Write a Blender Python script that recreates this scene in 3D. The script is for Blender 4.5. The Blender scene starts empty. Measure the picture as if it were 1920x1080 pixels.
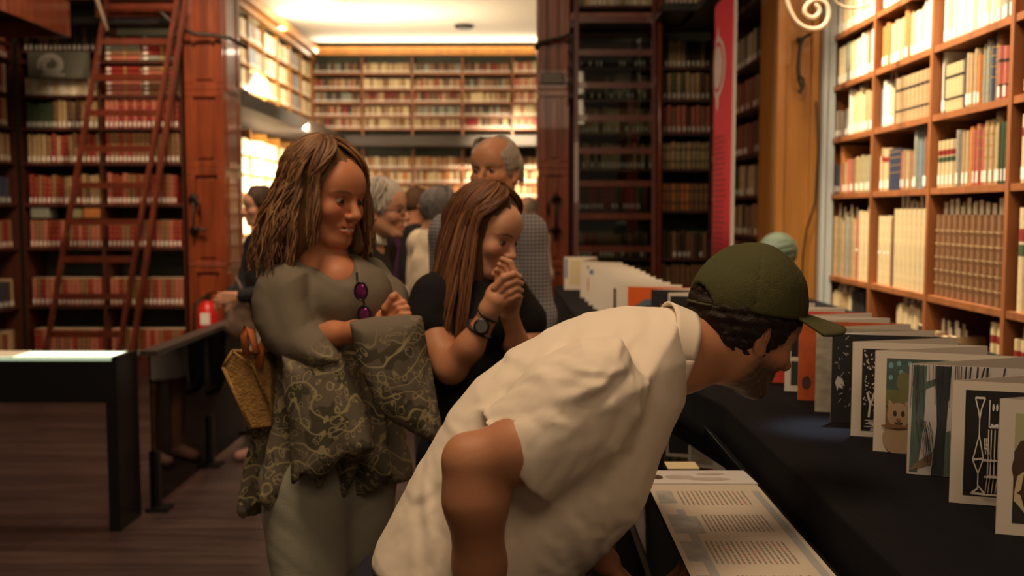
import bpy, math, random
import numpy as np
from mathutils import Vector, Matrix, Euler
random.seed(7); rs = np.random.RandomState(11)
sc = bpy.context.scene
COL = sc.collection
# ---------------------------------------------------------------- camera
FPX = 1900.0; PITCH = math.atan(142/FPX); YAW = math.atan(15/FPX); CZ = 1.48
cd = bpy.data.cameras.new('camera'); cam = bpy.data.objects.new('camera', cd); COL.objects.link(cam)
cam.location = (0, 0, CZ); cam.rotation_euler = (math.pi/2-PITCH, 0, YAW)
cd.sensor_width = 36; cd.lens = FPX/1920*36; cd.clip_start = .05; cd.clip_end = 80
cd.dof.use_dof = True; cd.dof.focus_distance = 1.72; cd.dof.aperture_fstop = 4.0
sc.camera = cam
# ---------------------------------------------------------------- world, lights, exposure
w = bpy.data.worlds.new('world'); sc.world = w; w.use_nodes = True
w.node_tree.nodes['Background'].inputs[0].default_value = (1, .66, .44, 1)
w.node_tree.nodes['Background'].inputs[1].default_value = .065
sc.view_settings.view_transform = 'Standard'; sc.view_settings.look = 'None'
sc.view_settings.gamma = 1; sc.view_settings.use_curve_mapping = False
sc.view_settings.exposure = 0.5
WARM = (1, .69, .43); WARMW = (1, .78, .52)
def area(name, loc, aim, size, power, col=WARM, sy=None, spread=180):
    l = bpy.data.lights.new(name, 'AREA'); l.energy = power; l.color = col; l.size = size
    if sy: l.shape = 'RECTANGLE'; l.size_y = sy
    l.spread = math.radians(spread)
    o = bpy.data.objects.new(name, l); COL.objects.link(o); o.location = loc
    d = Vector(aim)-Vector(loc); o.rotation_euler = d.to_track_quat('-Z', 'Y').to_euler(); return o
def spot(name, loc, aim, power, ang, col=WARM, r=.06, blend=.6):
    l = bpy.data.lights.new(name, 'SPOT'); l.energy = power; l.color = col; l.spot_size = math.radians(ang)
    l.spot_blend = blend; l.shadow_soft_size = r
    o = bpy.data.objects.new(name, l); COL.objects.link(o); o.location = loc
    d = Vector(aim)-Vector(loc); o.rotation_euler = d.to_track_quat('-Z', 'Y').to_euler(); return o
area('hall_light', (-.6, 1.2, 4.6), (-.3, 2.4, .6), 1.3, 66, WARM, 1.6)
area('hall_light_behind', (.6, -1.6, 3.6), (.2, 2.2, 1.0), 1.2, 17, WARM, 1.2)
area('hall_light_left', (-2.2, 6.0, 4.4), (-3.4, 8.6, 1.4), .8, 50, WARM, .8)
area('skirt_fill', (-1.0, 4.9, 4.5), (-1.35, 5.9, .6), .8, 24, WARM, .8, 110)  # added fill, brightens the pale skirt and its reflection in the glass barrier
spot('pilaster_spot', (-2.0, 6.6, 4.3), (-2.85, 8.9, 2.2), 230, 46, WARM)
spot('bookcase_spot', (1.0, 4.9, 3.7), (1.85, 4.45, 2.2), 760, 84, WARMW, .1, .9)
spot('bookcase_spot_low', (.85, 3.4, 3.7), (1.75, 4.0, 1.3), 210, 84, WARMW, .1, .9)
spot('pier_spot', (.9, 4.4, 3.0), (1.6, 5.6, 1.9), 14, 60, WARM, .1, .8)
area('back_cove_left', (-3.55, 16.2, 4.25), (-3.2, 16.2, 5), 0.25, 115, (1, .84, .60), 5.5)
area('back_cove_end', (-1.2, 18.75, 4.40), (-1.2, 18.3, 5), 5.0, 50, (1, .84, .60), .2)
area('back_gallery_left', (-2.5, 15.2, 3.9), (-3.8, 16.0, 3.2), .6, 150, WARMW, 4)
area('back_under_left', (-2.9, 15.0, 2.5), (-3.8, 15.2, 1.6), .3, 520, (1, .84, .62), 4.5)
spot('back_end_spot', (-.1, 16.6, 3.6), (-.15, 19, 2.2), 1500, 54, (1, .82, .55), .15, .9)
area('back_fill', (-1.0, 14.0, 4.2), (-1.2, 18, 2.4), 2.0, 25, WARMW, 2.0)

spot('table_spot', (1.05, 2.75, 3.2), (.66, 2.2, 1.0), 230, 7, (.75, .85, 1), .04, 1)
CR = Matrix.Rotation(0, 3, 'X'); CM = cam.rotation_euler.to_matrix()
def P(px, py, Y):
    d = CM @ Vector((px-960, -(py-540), -FPX)); d = d*(Y/d.y)
    return np.array((d.x, d.y, d.z+CZ))
# ---------------------------------------------------------------- materials
def new_mat(name):
    m = bpy.data.materials.new(name); m.use_nodes = True
    return m, m.node_tree, m.node_tree.nodes['Principled BSDF']
def mat(name, col, rough=.6, metal=0, var=.0, vscale=8, stretch=(1, 1, 1), bump=0, bscale=60, spec=.5, col2=None, coat=0, emit=None, estr=0):
    m, t, b = new_mat(name)
    b.inputs['Base Color'].default_value = (*col, 1); b.inputs['Roughness'].default_value = rough
    b.inputs['Metallic'].default_value = metal; b.inputs['Specular IOR Level'].default_value = spec
    b.inputs['Coat Weight'].default_value = coat
    N, L = t.nodes, t.links
    if var or bump:
        tc = N.new('ShaderNodeTexCoord'); mp = N.new('ShaderNodeMapping'); mp.inputs['Scale'].default_value = stretch
        L.new(tc.outputs['Object'], mp.inputs[0])
    if var:
        n = N.new('ShaderNodeTexNoise'); n.inputs['Scale'].default_value = vscale; n.inputs['Detail'].default_value = 5
        L.new(mp.outputs[0], n.inputs['Vector'])
        r = N.new('ShaderNodeValToRGB'); r.color_ramp.elements[0].position = .3; r.color_ramp.elements[1].position = .7
        c2 = col2 or tuple(c*(1-var) for c in col)
        r.color_ramp.elements[0].color = (*c2, 1); r.color_ramp.elements[1].color = (*col, 1)
        L.new(n.outputs[0], r.inputs[0]); L.new(r.outputs[0], b.inputs['Base Color'])
    if bump:
        n2 = N.new('ShaderNodeTexNoise'); n2.inputs['Scale'].default_value = bscale; n2.inputs['Detail'].default_value = 4
        L.new(mp.outputs[0], n2.inputs['Vector']); bp = N.new('ShaderNodeBump'); bp.inputs['Strength'].default_value = bump
        bp.inputs['Distance'].default_value = .01
        L.new(n2.outputs[0], bp.inputs['Height']); L.new(bp.outputs[0], b.inputs['Normal'])
    if emit: b.inputs['Emission Color'].default_value = (*emit, 1); b.inputs['Emission Strength'].default_value = estr
    return m
def vcmat(name, rough=.5, bump=0, bscale=200, spec=.4, sss=0):
    m, t, b = new_mat(name); N, L = t.nodes, t.links
    a = N.new('ShaderNodeAttribute'); a.attribute_name = 'Col'; L.new(a.outputs['Color'], b.inputs['Base Color'])
    b.inputs['Roughness'].default_value = rough; b.inputs['Specular IOR Level'].default_value = spec
    if sss:
        b.inputs['Subsurface Weight'].default_value = sss; b.inputs['Subsurface Radius'].default_value = (1, .3, .15)
        b.inputs['Subsurface Scale'].default_value = .01
    if bump:
        n2 = N.new('ShaderNodeTexNoise'); n2.inputs['Scale'].default_value = bscale; bp = N.new('ShaderNodeBump')
        tc = N.new('ShaderNodeTexCoord'); L.new(tc.outputs['Object'], n2.inputs['Vector'])
        bp.inputs['Strength'].default_value = bump; bp.inputs['Distance'].default_value = .004
        L.new(n2.outputs[0], bp.inputs['Height']); L.new(bp.outputs[0], b.inputs['Normal'])
    return m
M = {}
M['red_wood'] = mat('red_wood', (.26, .052, .014), .34, var=.55, vscale=5, stretch=(3, 3, .35), bump=.1, coat=.25)
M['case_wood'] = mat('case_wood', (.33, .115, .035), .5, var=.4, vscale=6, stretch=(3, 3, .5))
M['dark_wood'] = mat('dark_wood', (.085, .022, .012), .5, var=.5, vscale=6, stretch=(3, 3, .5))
M['pier_wood'] = mat('pier_wood', (.38, .16, .028), .45, var=.3, vscale=4, stretch=(4, 4, .4), coat=.1)
M['ladder_wood'] = mat('ladder_wood', (.13, .028, .014), .28, var=.4, vscale=8, coat=.4)
M['black'] = mat('black_lacquer', (.008, .008, .010), .35)
M['black_cloth'] = mat('black_cloth', (.0065, .0065, .0095), .85, bump=.2, bscale=500, var=.2, vscale=30, spec=.12)
M['iron'] = mat('iron', (.03, .025, .022), .5, metal=.6)
M['pale_iron'] = mat('painted_iron', (.50, .40, .30), .5)
M['paper'] = mat('paper', (.80, .74, .64), .8)
M['board'] = mat('greyboard', (.50, .42, .32), .85, var=.12, vscale=20)
M['white'] = mat('white_sticker', (.86, .84, .78), .7)
M['plaster'] = mat('plaster', (.72, .66, .55), .85)
M['olive'] = mat('olive_wall', (.14, .13, .08), .8, var=.2, vscale=3)
M['shelf_back'] = mat('shelf_back', (.07, .075, .05), .8, var=.3, vscale=3)

def glassmat(name, col=(.9, .95, .93), alpha=.12, rough=.02):
    m, t, b = new_mat(name); N, L = t.nodes, t.links
    out = N['Material Output']; g = N.new('ShaderNodeBsdfGlossy'); g.inputs['Roughness'].default_value = rough
    tr = N.new('ShaderNodeBsdfTransparent'); tr.inputs[0].default_value = (*col, 1)
    fr = N.new('ShaderNodeFresnel'); fr.inputs['IOR'].default_value = 1.5
    mx = N.new('ShaderNodeMixShader'); L.new(fr.outputs[0], mx.inputs[0]); L.new(tr.outputs[0], mx.inputs[1]); L.new(g.outputs[0], mx.inputs[2])
    L.new(mx.outputs[0], out.inputs[0]); return m
M['glass'] = glassmat('glass_pane')
M['dark_glass'] = glassmat('smoked_glass', (.55, .52, .5))
# ---------------------------------------------------------------- object helpers
def link(o, parent=None):
    COL.objects.link(o)
    if parent is not None: o.parent = parent
    return o
def tag(o, label=None, cat=None, group=None, kind=None):
    if label: o['label'] = label
    if cat: o['category'] = cat
    if group: o['group'] = group
    if kind: o['kind'] = kind
    return o
def empty(name, loc, label=None, cat=None, group=None, rz=0):
    o = bpy.data.objects.new(name, None); o.empty_display_size = .1; link(o); o.location = loc; o.rotation_euler = (0, 0, rz)
    return tag(o, label, cat, group)
class MB:
    """collects faces of one mesh"""
    def __init__(s): s.v = []; s.f = []; s.m = []; s.mats = []
    def mi(s, m):
        if isinstance(m, str): m = M[m]
        if m not in s.mats: s.mats.append(m)
        return s.mats.index(m)
    def add(s, vs, fs, m):
        b = len(s.v); s.v += [tuple(map(float, v)) for v in vs]; k = s.mi(m)
        s.f += [tuple(b+i for i in f) for f in fs]; s.m += [k]*len(fs); return s
    def box(s, a, b, m):
        x0, y0, z0 = a; x1, y1, z1 = b
        v = [(x0, y0, z0), (x1, y0, z0), (x1, y1, z0), (x0, y1, z0), (x0, y0, z1), (x1, y0, z1), (x1, y1, z1), (x0, y1, z1)]
        return s.add(v, [(0, 3, 2, 1), (4, 5, 6, 7), (0, 1, 5, 4), (1, 2, 6, 5), (2, 3, 7, 6), (3, 0, 4, 7)], m)
    def bar(s, p, q, wx, wy, m, up=(0, 0, 1)):
        p = Vector(p); q = Vector(q); d = (q-p).normalized(); u = Vector(up)
        if abs(d.dot(u)) > .97: u = Vector((0, 1, 0))
        a = d.cross(u).normalized(); b = a.cross(d).normalized(); vs = []
        for e in (p, q):
            for sx, sy in ((-1, -1), (1, -1), (1, 1), (-1, 1)): vs.append(e+a*sx*wx/2+b*sy*wy/2)
        return s.add(vs, [(0, 1, 2, 3), (7, 6, 5, 4), (0, 4, 5, 1), (1, 5, 6, 2), (2, 6, 7, 3), (3, 7, 4, 0)], m)
    def tube(s, pts, r, m, n=8, flat=1, closed=False):
        pts = [Vector(p) for p in pts]; K = len(pts); rr = r if hasattr(r, '__len__') else [r]*K
        vs = []; prev = None
        for i, p in enumerate(pts):
            if closed: d = pts[(i+1) % K]-pts[i-1]
            else: d = pts[min(i+1, K-1)]-pts[max(i-1, 0)]
            d.normalize()
            if prev is None:
                u = Vector((0, 0, 1)) if abs(d.z) < .9 else Vector((0, 1, 0)); a = d.cross(u).normalized()
            else: a = (prev-d*prev.dot(d)).normalized()
            prev = a; b = d.cross(a)
            for k in range(n):
                t = 2*math.pi*k/n; vs.append(p+a*math.cos(t)*rr[i]+b*math.sin(t)*rr[i]*flat)
        fs = []
        R = K if closed else K-1
        for i in range(R):
            j = (i+1) % K
            for k in range(n):
                k2 = (k+1) % n; fs.append((i*n+k, i*n+k2, j*n+k2, j*n+k))
        if not closed: fs += [tuple(range(n-1, -1, -1)), tuple((K-1)*n+k for k in range(n))]
        return s.add(vs, fs, m)
    def lathe(s, prof, c, m, n=24):
        vs = []; fs = []; c = Vector(c)
        for r, z in prof:
            for k in range(n): t = 2*math.pi*k/n; vs.append(c+Vector((r*math.cos(t), r*math.sin(t), z)))
        for i in range(len(prof)-1):
            for k in range(n): k2 = (k+1) % n; fs.append((i*n+k, i*n+k2, (i+1)*n+k2, (i+1)*n+k))
        fs += [tuple(range(n-1, -1, -1)), tuple((len(prof)-1)*n+k for k in range(n))]
        return s.add(vs, fs, m)
    def grid(s, fn, nu, nv, m, th=0):
        vs = [fn(u/nu, v/nv) for v in range(nv+1) for u in range(nu+1)]
        fs = [(v*(nu+1)+u, v*(nu+1)+u+1, (v+1)*(nu+1)+u+1, (v+1)*(nu+1)+u) for v in range(nv) for u in range(nu)]
        return s.add(vs, fs, m)
    def build(s, name, parent=None, smooth=False, bevel=0, solid=0, loc=None):
        me = bpy.data.meshes.new(name); me.from_pydata(s.v, [], s.f)
        for m in s.mats: me.materials.append(m)
        me.polygons.foreach_set('material_index', s.m)
        if smooth: me.polygons.foreach_set('use_smooth', [True]*len(s.f))
        me.update(); o = bpy.data.objects.new(name, me); link(o, parent)
        if loc is not None: o.location = loc
        if bevel:
            b = o.modifiers.new('b', 'BEVEL'); b.width = bevel; b.segments = 2; b.limit_method = 'ANGLE'
        if solid:
            b = o.modifiers.new('s', 'SOLIDIFY'); b.thickness = solid; b.offset = 0
        return o
# ================================================================ SETTING
def planks():
    m, t, b = new_mat('plank_floor'); N, L = t.nodes, t.links
    tc = N.new('ShaderNodeTexCoord'); mp = N.new('ShaderNodeMapping'); mp.inputs['Scale'].default_value = (1, 1, 1)
    L.new(tc.outputs['Object'], mp.inputs[0])
    br = N.new('ShaderNodeTexBrick'); br.inputs['Scale'].default_value = 1; br.inputs['Brick Width'].default_value = 2.2; br.inputs['Row Height'].default_value = .16
    br.inputs['Mortar Size'].default_value = .004; br.inputs['Color1'].default_value = (.036, .021, .019, 1); br.inputs['Color2'].default_value = (.058, .034, .031, 1)
    br.inputs['Mortar'].default_value = (.02, .012, .01, 1); L.new(mp.outputs[0], br.inputs['Vector'])
    mp2 = N.new('ShaderNodeMapping'); mp2.inputs['Scale'].default_value = (.7, 6, 1); L.new(tc.outputs['Object'], mp2.inputs[0])
    n = N.new('ShaderNodeTexNoise'); n.inputs['Scale'].default_value = 3; n.inputs['Detail'].default_value = 6; L.new(mp2.outputs[0], n.inputs['Vector'])
    mx = N.new('ShaderNodeMixRGB'); mx.blend_type = 'OVERLAY'; mx.inputs[0].default_value = .7
    L.new(br.outputs['Color'], mx.inputs[1]); L.new(n.outputs[0], mx.inputs[2]); L.new(mx.outputs[0], b.inputs['Base Color'])
    b.inputs['Roughness'].default_value = .38
    r = N.new('ShaderNodeMapRange'); r.inputs[3].default_value = .28; r.inputs[4].default_value = .55; L.new(n.outputs[0], r.inputs[0]); L.new(r.outputs[0], b.inputs['Roughness'])
    return m
M['floor'] = planks()
def struct(mb, name, **k): return tag(mb.build(name, **k), kind='structure')
struct(MB().box((-5.2, -2.5, -.1), (4.4, 20, 0), 'floor'), 'floor')
struct(MB().box((-5.2, -2.5, 0), (-5.0, 9, 5.2), 'olive'), 'wall_left')
struct(MB().box((2.22, -2.5, 0), (2.4, 9.0, 5.2), 'olive'), 'wall_right')
# front wall with the opening into the back room
fw = MB(); fw.box((-5.2, 9.46, 0), (-2.62, 9.6, 5.2), 'olive'); fw.box((.20, 9.46, 0), (2.4, 9.6, 5.2), 'olive'); fw.box((-2.62, 9.46, 4.7), (.20, 9.6, 5.2), 'olive')
struct(fw, 'wall_front')
# back room shell
struct(MB().box((-4.3, 9.6, 0), (-4.15, 19.6, 4.6), 'olive'), 'wall_back_left')
struct(MB().box((3.9, 9.6, 0), (4.1, 19.6, 4.6), 'plaster'), 'wall_back_right')
struct(MB().box((-4.3, 19.45, 0), (4.1, 19.6, 4.6), 'shelf_back'), 'wall_back')
struct(MB().box((-4.3, 9.6, 4.6), (4.1, 19.6, 4.7), 'plaster'), 'ceiling')
def pilaster(n, x0, x1, side):
    o = MB()
    y0 = 8.92
    o.box((x0, y0, 0), (x1, 9.44, 5.2), 'red_wood')
    # raised stiles and rails with sunk panels
    xa, xb = x0, x1
    for z0, z1 in ((.15, .95), (1.05, 1.80), (1.92, 2.48), (2.60, 4.6)):
        o.box((xa, y0-.03, z0-.06), (xb, y0, z0), 'red_wood'); o.box((xa, y0-.03, z1), (xb, y0, z1+.06), 'red_wood')
        o.box((xa, y0-.03, z0), (xa+.07, y0, z1), 'red_wood'); o.box((xb-.07, y0-.03, z0), (xb, y0, z1), 'red_wood')
        o.box((xa+.10, y0-.018, z0+.03), (xb-.10, y0, z1-.03), 'red_wood')
        sx = x1 if side > 0 else x0
        for ya, yb in ((8.97, 9.02), (9.33, 9.38)): o.box((sx-.012, ya, z0), (sx+.012, yb, z1), 'red_wood')
        o.box((sx-.012, 8.97, z0-.06), (sx+.012, 9.38, z0), 'red_wood')
    o.box((xa-.03, y0-.06, 0), (xb+.03, 9.45, .14), 'red_wood')
    r = struct(o, 'trim_%d' % n, bevel=.006); return r
pilaster(1, -2.92, -2.58, 1); pilaster(2, .16, .43, -1)
# pier with pale post at the end of the right bookcase
p = MB(); p.box((1.41, 5.66, 0), (2.2, 6.05, 5.2), 'pier_wood'); p.box((1.41, 5.635, 0), (1.46, 5.66, 5.2), 'pier_wood'); p.box((1.60, 5.635, 0), (1.64, 5.66, 5.2), 'pier_wood')
struct(p, 'trim_3', bevel=.006)
M['fascia'] = mat('gallery_fascia', (.028, .017, .010), .6)
M['pale_paint'] = mat('pale_paint', (.42, .46, .46), .5)
p = MB(); p.box((1.655, 5.60, 0), (1.70, 5.655, 5.2), 'pale_paint'); p.box((1.70, 5.585, 0), (1.715, 5.655, 5.2), 'pale_paint'); p.tube([(1.668, 5.59, .0), (1.668, 5.59, 5.2)], .006, 'pale_paint')
struct(p, 'trim_4')
# galleries of the hall
g = MB()
g.box((-5.0, 2.0, 3.0), (-3.62, 8.25, 3.06), 'black'); g.box((-3.63, 2.0, 2.88), (-3.60, 8.25, 3.16), 'red_wood'); g.box((-5.0, 8.22, 2.88), (-3.60, 8.25, 3.16), 'red_wood')
struct(g, 'trim_5')
g = MB(); g.box((-3.6, 8.72, 3.13), (-2.92, 8.98, 3.19), 'red_wood'); g.box((-5, 8.72, 3.08), (-2.92, 8.98, 3.13), 'black')
struct(g, 'trim_6')
g = MB(); g.box((.43, 8.70, 3.10), (1.12, 8.98, 3.16), 'red_wood'); g.box((.43, 8.72, 3.04), (2.2, 8.98, 3.10), 'black'); g.box((1.12, 8.1, 3.06), (1.64, 8.98, 3.12), 'black')
g.box((1.36, 6.06, 3.02), (1.64, 8.72, 3.08), 'black')
struct(g, 'trim_7')
# back room galleries and cornice
g = MB(); g.box((-4.15, 9.6, 2.68), (-3.15, 19.0, 2.86), 'fascia'); struct(g, 'trim_8')
g = MB(); g.box((-3.15, 18.4, 2.68), (3.9, 19.0, 2.86), 'fascia'); struct(g, 'trim_9')
g = MB(); g.box((-3.86, 9.6, 4.36), (-3.70, 19.0, 4.50), 'pier_wood'); g.box((-3.86, 9.6, 4.28), (-3.78, 19.0, 4.36), 'pier_wood'); struct(g, 'trim_10')
g = MB(); g.box((-3.78, 18.84, 4.36), (3.9, 19.0, 4.50), 'pier_wood'); struct(g, 'trim_11')

# ================================================================ BOOKS
PAL = {'cream': (.68, .55, .32), 'white': (.80, .76, .66), 'tan': (.46, .32, .17), 'brown': (.24, .12, .055), 'red': (.27, .018, .012), 'green': (.05, .085, .04),
       'navy': (.035, .05, .10), 'grey': (.30, .28, .24), 'black': (.02, .018, .018), 'orange': (.50, .19, .05), 'greygreen': (.26, .28, .22), 'olive': (.33, .29, .15), 'blue': (.17, .25, .33), 'dark': (.06, .035, .022), 'rose': (.45, .13, .09), 'gold': (.42, .27, .06)}
WORDS = {'white': 'whitish', 'greygreen': 'grey-green', 'dark': 'dark brown', 'blue': 'grey-blue', 'orange': 'orange-brown', 'rose': 'dull red', 'gold': 'gilt'}
for k, c in PAL.items(): M['bk_'+k] = mat('cover_'+k, c, .6, var=.28, vscale=40)
M['pages'] = mat('page_block', (.62, .52, .36), .9)
NP = 5
def book_geo(mb, w, h, d, cov, levels, M4=None):
    """book standing, spine towards -y, origin at the middle of the base; levels = [(z0,z1,mat,extra)]"""
    zs = []
    cur = 0
    for z0, z1, m, e in sorted(levels):
        if z0 > cur+1e-4: zs.append((cur, z0, cov, 0))
        zs.append((z0, z1, m, e)); cur = z1
    if cur < h-1e-4: zs.append((cur, h, cov, 0))
    vs = []; fl = []
    def ring(z, e):
        r = [(-w/2, d, z), (-w/2, .010, z)]
        for i in range(1, NP-1):
            a = -1+2*i/(NP-1); r.append((a*w/2*.96, .010-(.012+e)*(1-a*a)**.5-e*.2, z))
        r += [(w/2, .010, z), (w/2, d, z)]; return r
    n = NP+2
    base = 0; mats = {}
    for z0, z1, m, e in zs:
        vs += ring(z0, e)+ring(z1, e)
        for i in range(n):
            j = (i+1) % n; spine = 1 <= i < n-2
            mm = m if spine else cov
            if m == 'white' and i in (1, n-3): mm = cov
            if i == n-1: mm = 'pages'
            mats.setdefault(mm, []).append((base+i, base+j, base+n+j, base+n+i))
        base += 2*n
    top = [base-n+i for i in range(n)]
    mats.setdefault(cov, []).append(tuple(top))
    # page block seen from above
    vs += [(-w/2+.0025, .008, h+.0004), (w/2-.0025, .008, h+.0004), (w/2-.0025, d-.002, h+.0004), (-w/2+.0025, d-.002, h+.0004)]
    mats.setdefault('pages', []).append((base, base+1, base+2, base+3))
    if M4 is not None: vs = [M4 @ Vector(v) for v in vs]
    b = len(mb.v); mb.v += [tuple(v) for v in vs]
    for mm, fs in mats.items():
        k = mb.mi(M[mm]); mb.f += [tuple(b+i for i in f) for f in fs]; mb.m += [k]*len(fs)
def bookmat(o_xyz, rz, lean=0, flat=False):
    m = Matrix.Translation(Vector(o_xyz)) @ Matrix.Rotation(rz, 4, 'Z')
    if lean: m = m @ Matrix.Rotation(lean, 4, 'Y')
    return m
def levels_for(style, h, col):
    L = []
    if 's' in style: z = .012; L.append((z, z+min(.042, h*.20), 'white', .0012))         # sticker near the foot
    if 'r' in style: L.append((h*.68, h*.80, 'bk_red', .0004)); 
    if 'g' in style: L.append((h*.54, h*.65, 'bk_green', .0004))
    if 'k' in style: L.append((h*.70, h*.76, 'bk_black', .0004)); L.append((h*.25, h*.30, 'bk_black', .0004))
    if 'o' in style: L.append((h*.78, h*.80, 'bk_gold', .0006)); L.append((h*.60, h*.615, 'bk_gold', .0006)); L.append((h*.42, h*.435, 'bk_gold', .0006)); L.append((h*.92, h*.94, 'bk_gold', .0006))
    if 'b' in style:
        for q in (.16, .32, .48, .64, .80): L.append((h*q, h*q+.006, 'bk_tan', .004))
    if 'm' in style: L.append((h*.45, h*.49, 'white', .0006))
    return L
ORD = 'first second third fourth fifth sixth seventh eighth ninth tenth eleventh twelfth thirteenth fourteenth fifteenth sixteenth seventeenth eighteenth nineteenth twentieth twenty-first twenty-second twenty-third twenty-fourth twenty-fifth twenty-sixth'.split()
FEAT = [('b', 'with raised bands'), ('m', 'with small white tag'), ('r', 'with red title label'), ('s', 'with white spine sticker'), ('k', 'with dark bands'), ('o', 'with gilt lines')]
STUFF = MB(); NIND = [0]; MAXIND = 300
def row(origin, dv, length, segs, rz, where=None, group=None, fill=1.0, depth=.17, gap=.0028, maxh=9):
    """segs: (n, colour, height, width, style). where=(row phrase, bay phrase) makes individual books"""
    x = 0; i = 0; tot = sum(n*wd for n, c, h, wd, st in segs if c)+sum(wd for n, c, h, wd, st in segs if not c)
    sc_ = min(1.25, (length*fill)/tot) if tot else 1
    for n, c, h, wd, st in segs:
        if c is None: x += wd*sc_; continue
        for k in range(n):
            cc = c if isinstance(c, str) else random.choice(c)
            ww = wd*sc_*random.uniform(.82, 1.18) if n > 1 and 'u' not in st else wd*sc_
            if x+ww > length: ww = length-x
            if ww < .008: continue
            hh = h*(random.uniform(.93, 1.05) if 'u' not in st else 1)
            hh = min(hh, maxh); stt = st
            if '?' in st and random.random() < .35: stt = st.replace('s', '')
            p = Vector(origin)+Vector(dv)*(x+ww/2)
            back = 0 if 'u' in st else random.uniform(0, .012)
            nrm = Vector((math.sin(rz), -math.cos(rz), 0)); p -= nrm*back
            dd = depth*(.8 if hh < .2 else 1)
            lev = levels_for(stt, hh, cc)
            if where and NIND[0] < MAXIND:
                mb = MB(); book_geo(mb, ww-gap, hh, dd, 'bk_'+cc, lev); o = mb.build('book'); o.location = p; o.rotation_euler = (0, 0, rz)
                feat = next((t for f, t in FEAT if f in stt), '')
                if 'p' in stt: feat = 'with paper slips on top'
                size = 'tall ' if hh > .31 else ('small ' if hh < .17 else '')
                tag(o, (f"{size}{WORDS.get(cc, cc)} book {feat}, {ORD[min(i, 25)]} along {where[0]}, {where[1]}").replace(' ,', ','), 'book', group)
                if 'p' in stt:
                    s = MB(); a = random.uniform(.03, .07)
                    s.box((-ww*.28, .03, hh-.02), (ww*.32, .032, hh+a), 'paper')
                    s.box((-ww*.36, .06, hh-.02), (ww*.2, .062, hh+a*.8), 'paper')
                    s.build('paper_slip', o)
                NIND[0] += 1
            else:
                m4 = bookmat(p, rz); book_geo(STUFF, ww-gap*1.6, hh, dd, 'bk_'+cc, lev, m4)
                if 'p' in stt:
                    pass
            x += ww; i += 1
    return x
def flatrow(origin, dv, length, n, cols, th, wd, rz):
    """books lying in piles, spines out, drawn into the distant mass"""
    x = 0; nrm = Vector((math.sin(rz), -math.cos(rz), 0))
    while x+wd < length:
        z = 0
        for k in range(n):
            c = random.choice(cols); p = Vector(origin)+Vector(dv)*(x+.0)+Vector((0, 0, z+th/2))
            m4 = Matrix.Translation(p) @ Matrix.Rotation(rz, 4, 'Z') @ Matrix.Rotation(math.pi/2, 4, 'Y')
            book_geo(STUFF, th-.002, wd-.02, .16, 'bk_'+c, [(.012, .05, 'white', .0006), (wd*.5, wd*.56, 'bk_gold', .0006)], m4); z += th
        x += wd

def bookcase(name, label, cat, o, axis, bays, hs, depth, wood, back='shelf_back', top=None, th=.025, bottom=0):
    """o: front lower corner; axis 'x' or 'y' = running direction (+); the case extends behind its front. bays: list of widths"""
    L = sum(bays); e = empty(name, (0, 0, 0), label, cat); top = top or (hs[-1]+.4)
    def bx(u0, u1, v0, v1, z0, z1, m):
        b = MB()
        if axis == 'x': b.box((o[0]+u0, o[1]+v0, z0), (o[0]+u1, o[1]+v1, z1), m)
        elif axis == 'y': b.box((o[0]+v0, o[1]+u0, z0), (o[0]+v1, o[1]+u1, z1), m)
        else: b.box((o[0]-v1, o[1]+u0, z0), (o[0]-v0, o[1]+u1, z1), m)      # 'Y': front faces +x
        return b
    u = 0
    for k in range(len(bays)+1):
        bx(max(u-th/2, 0), min(u+th/2, L), 0, depth, bottom, top, wood).build('upright', e)
        if k < len(bays): u += bays[k]
    for z in hs:
        u = 0
        for wdt in bays:
            bx(u+th/2+.0005, u+wdt-th/2-.0005, .004, depth, z-th, z, wood).build('shelf', e); u += wdt
    bx(0, L, depth-.012, depth, bottom, top, back).build('back_panel', e)
    if bottom == 0: bx(0, L, .01, .02, 0, hs[0]-th, wood).build('plinth', e)
    return e
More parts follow.
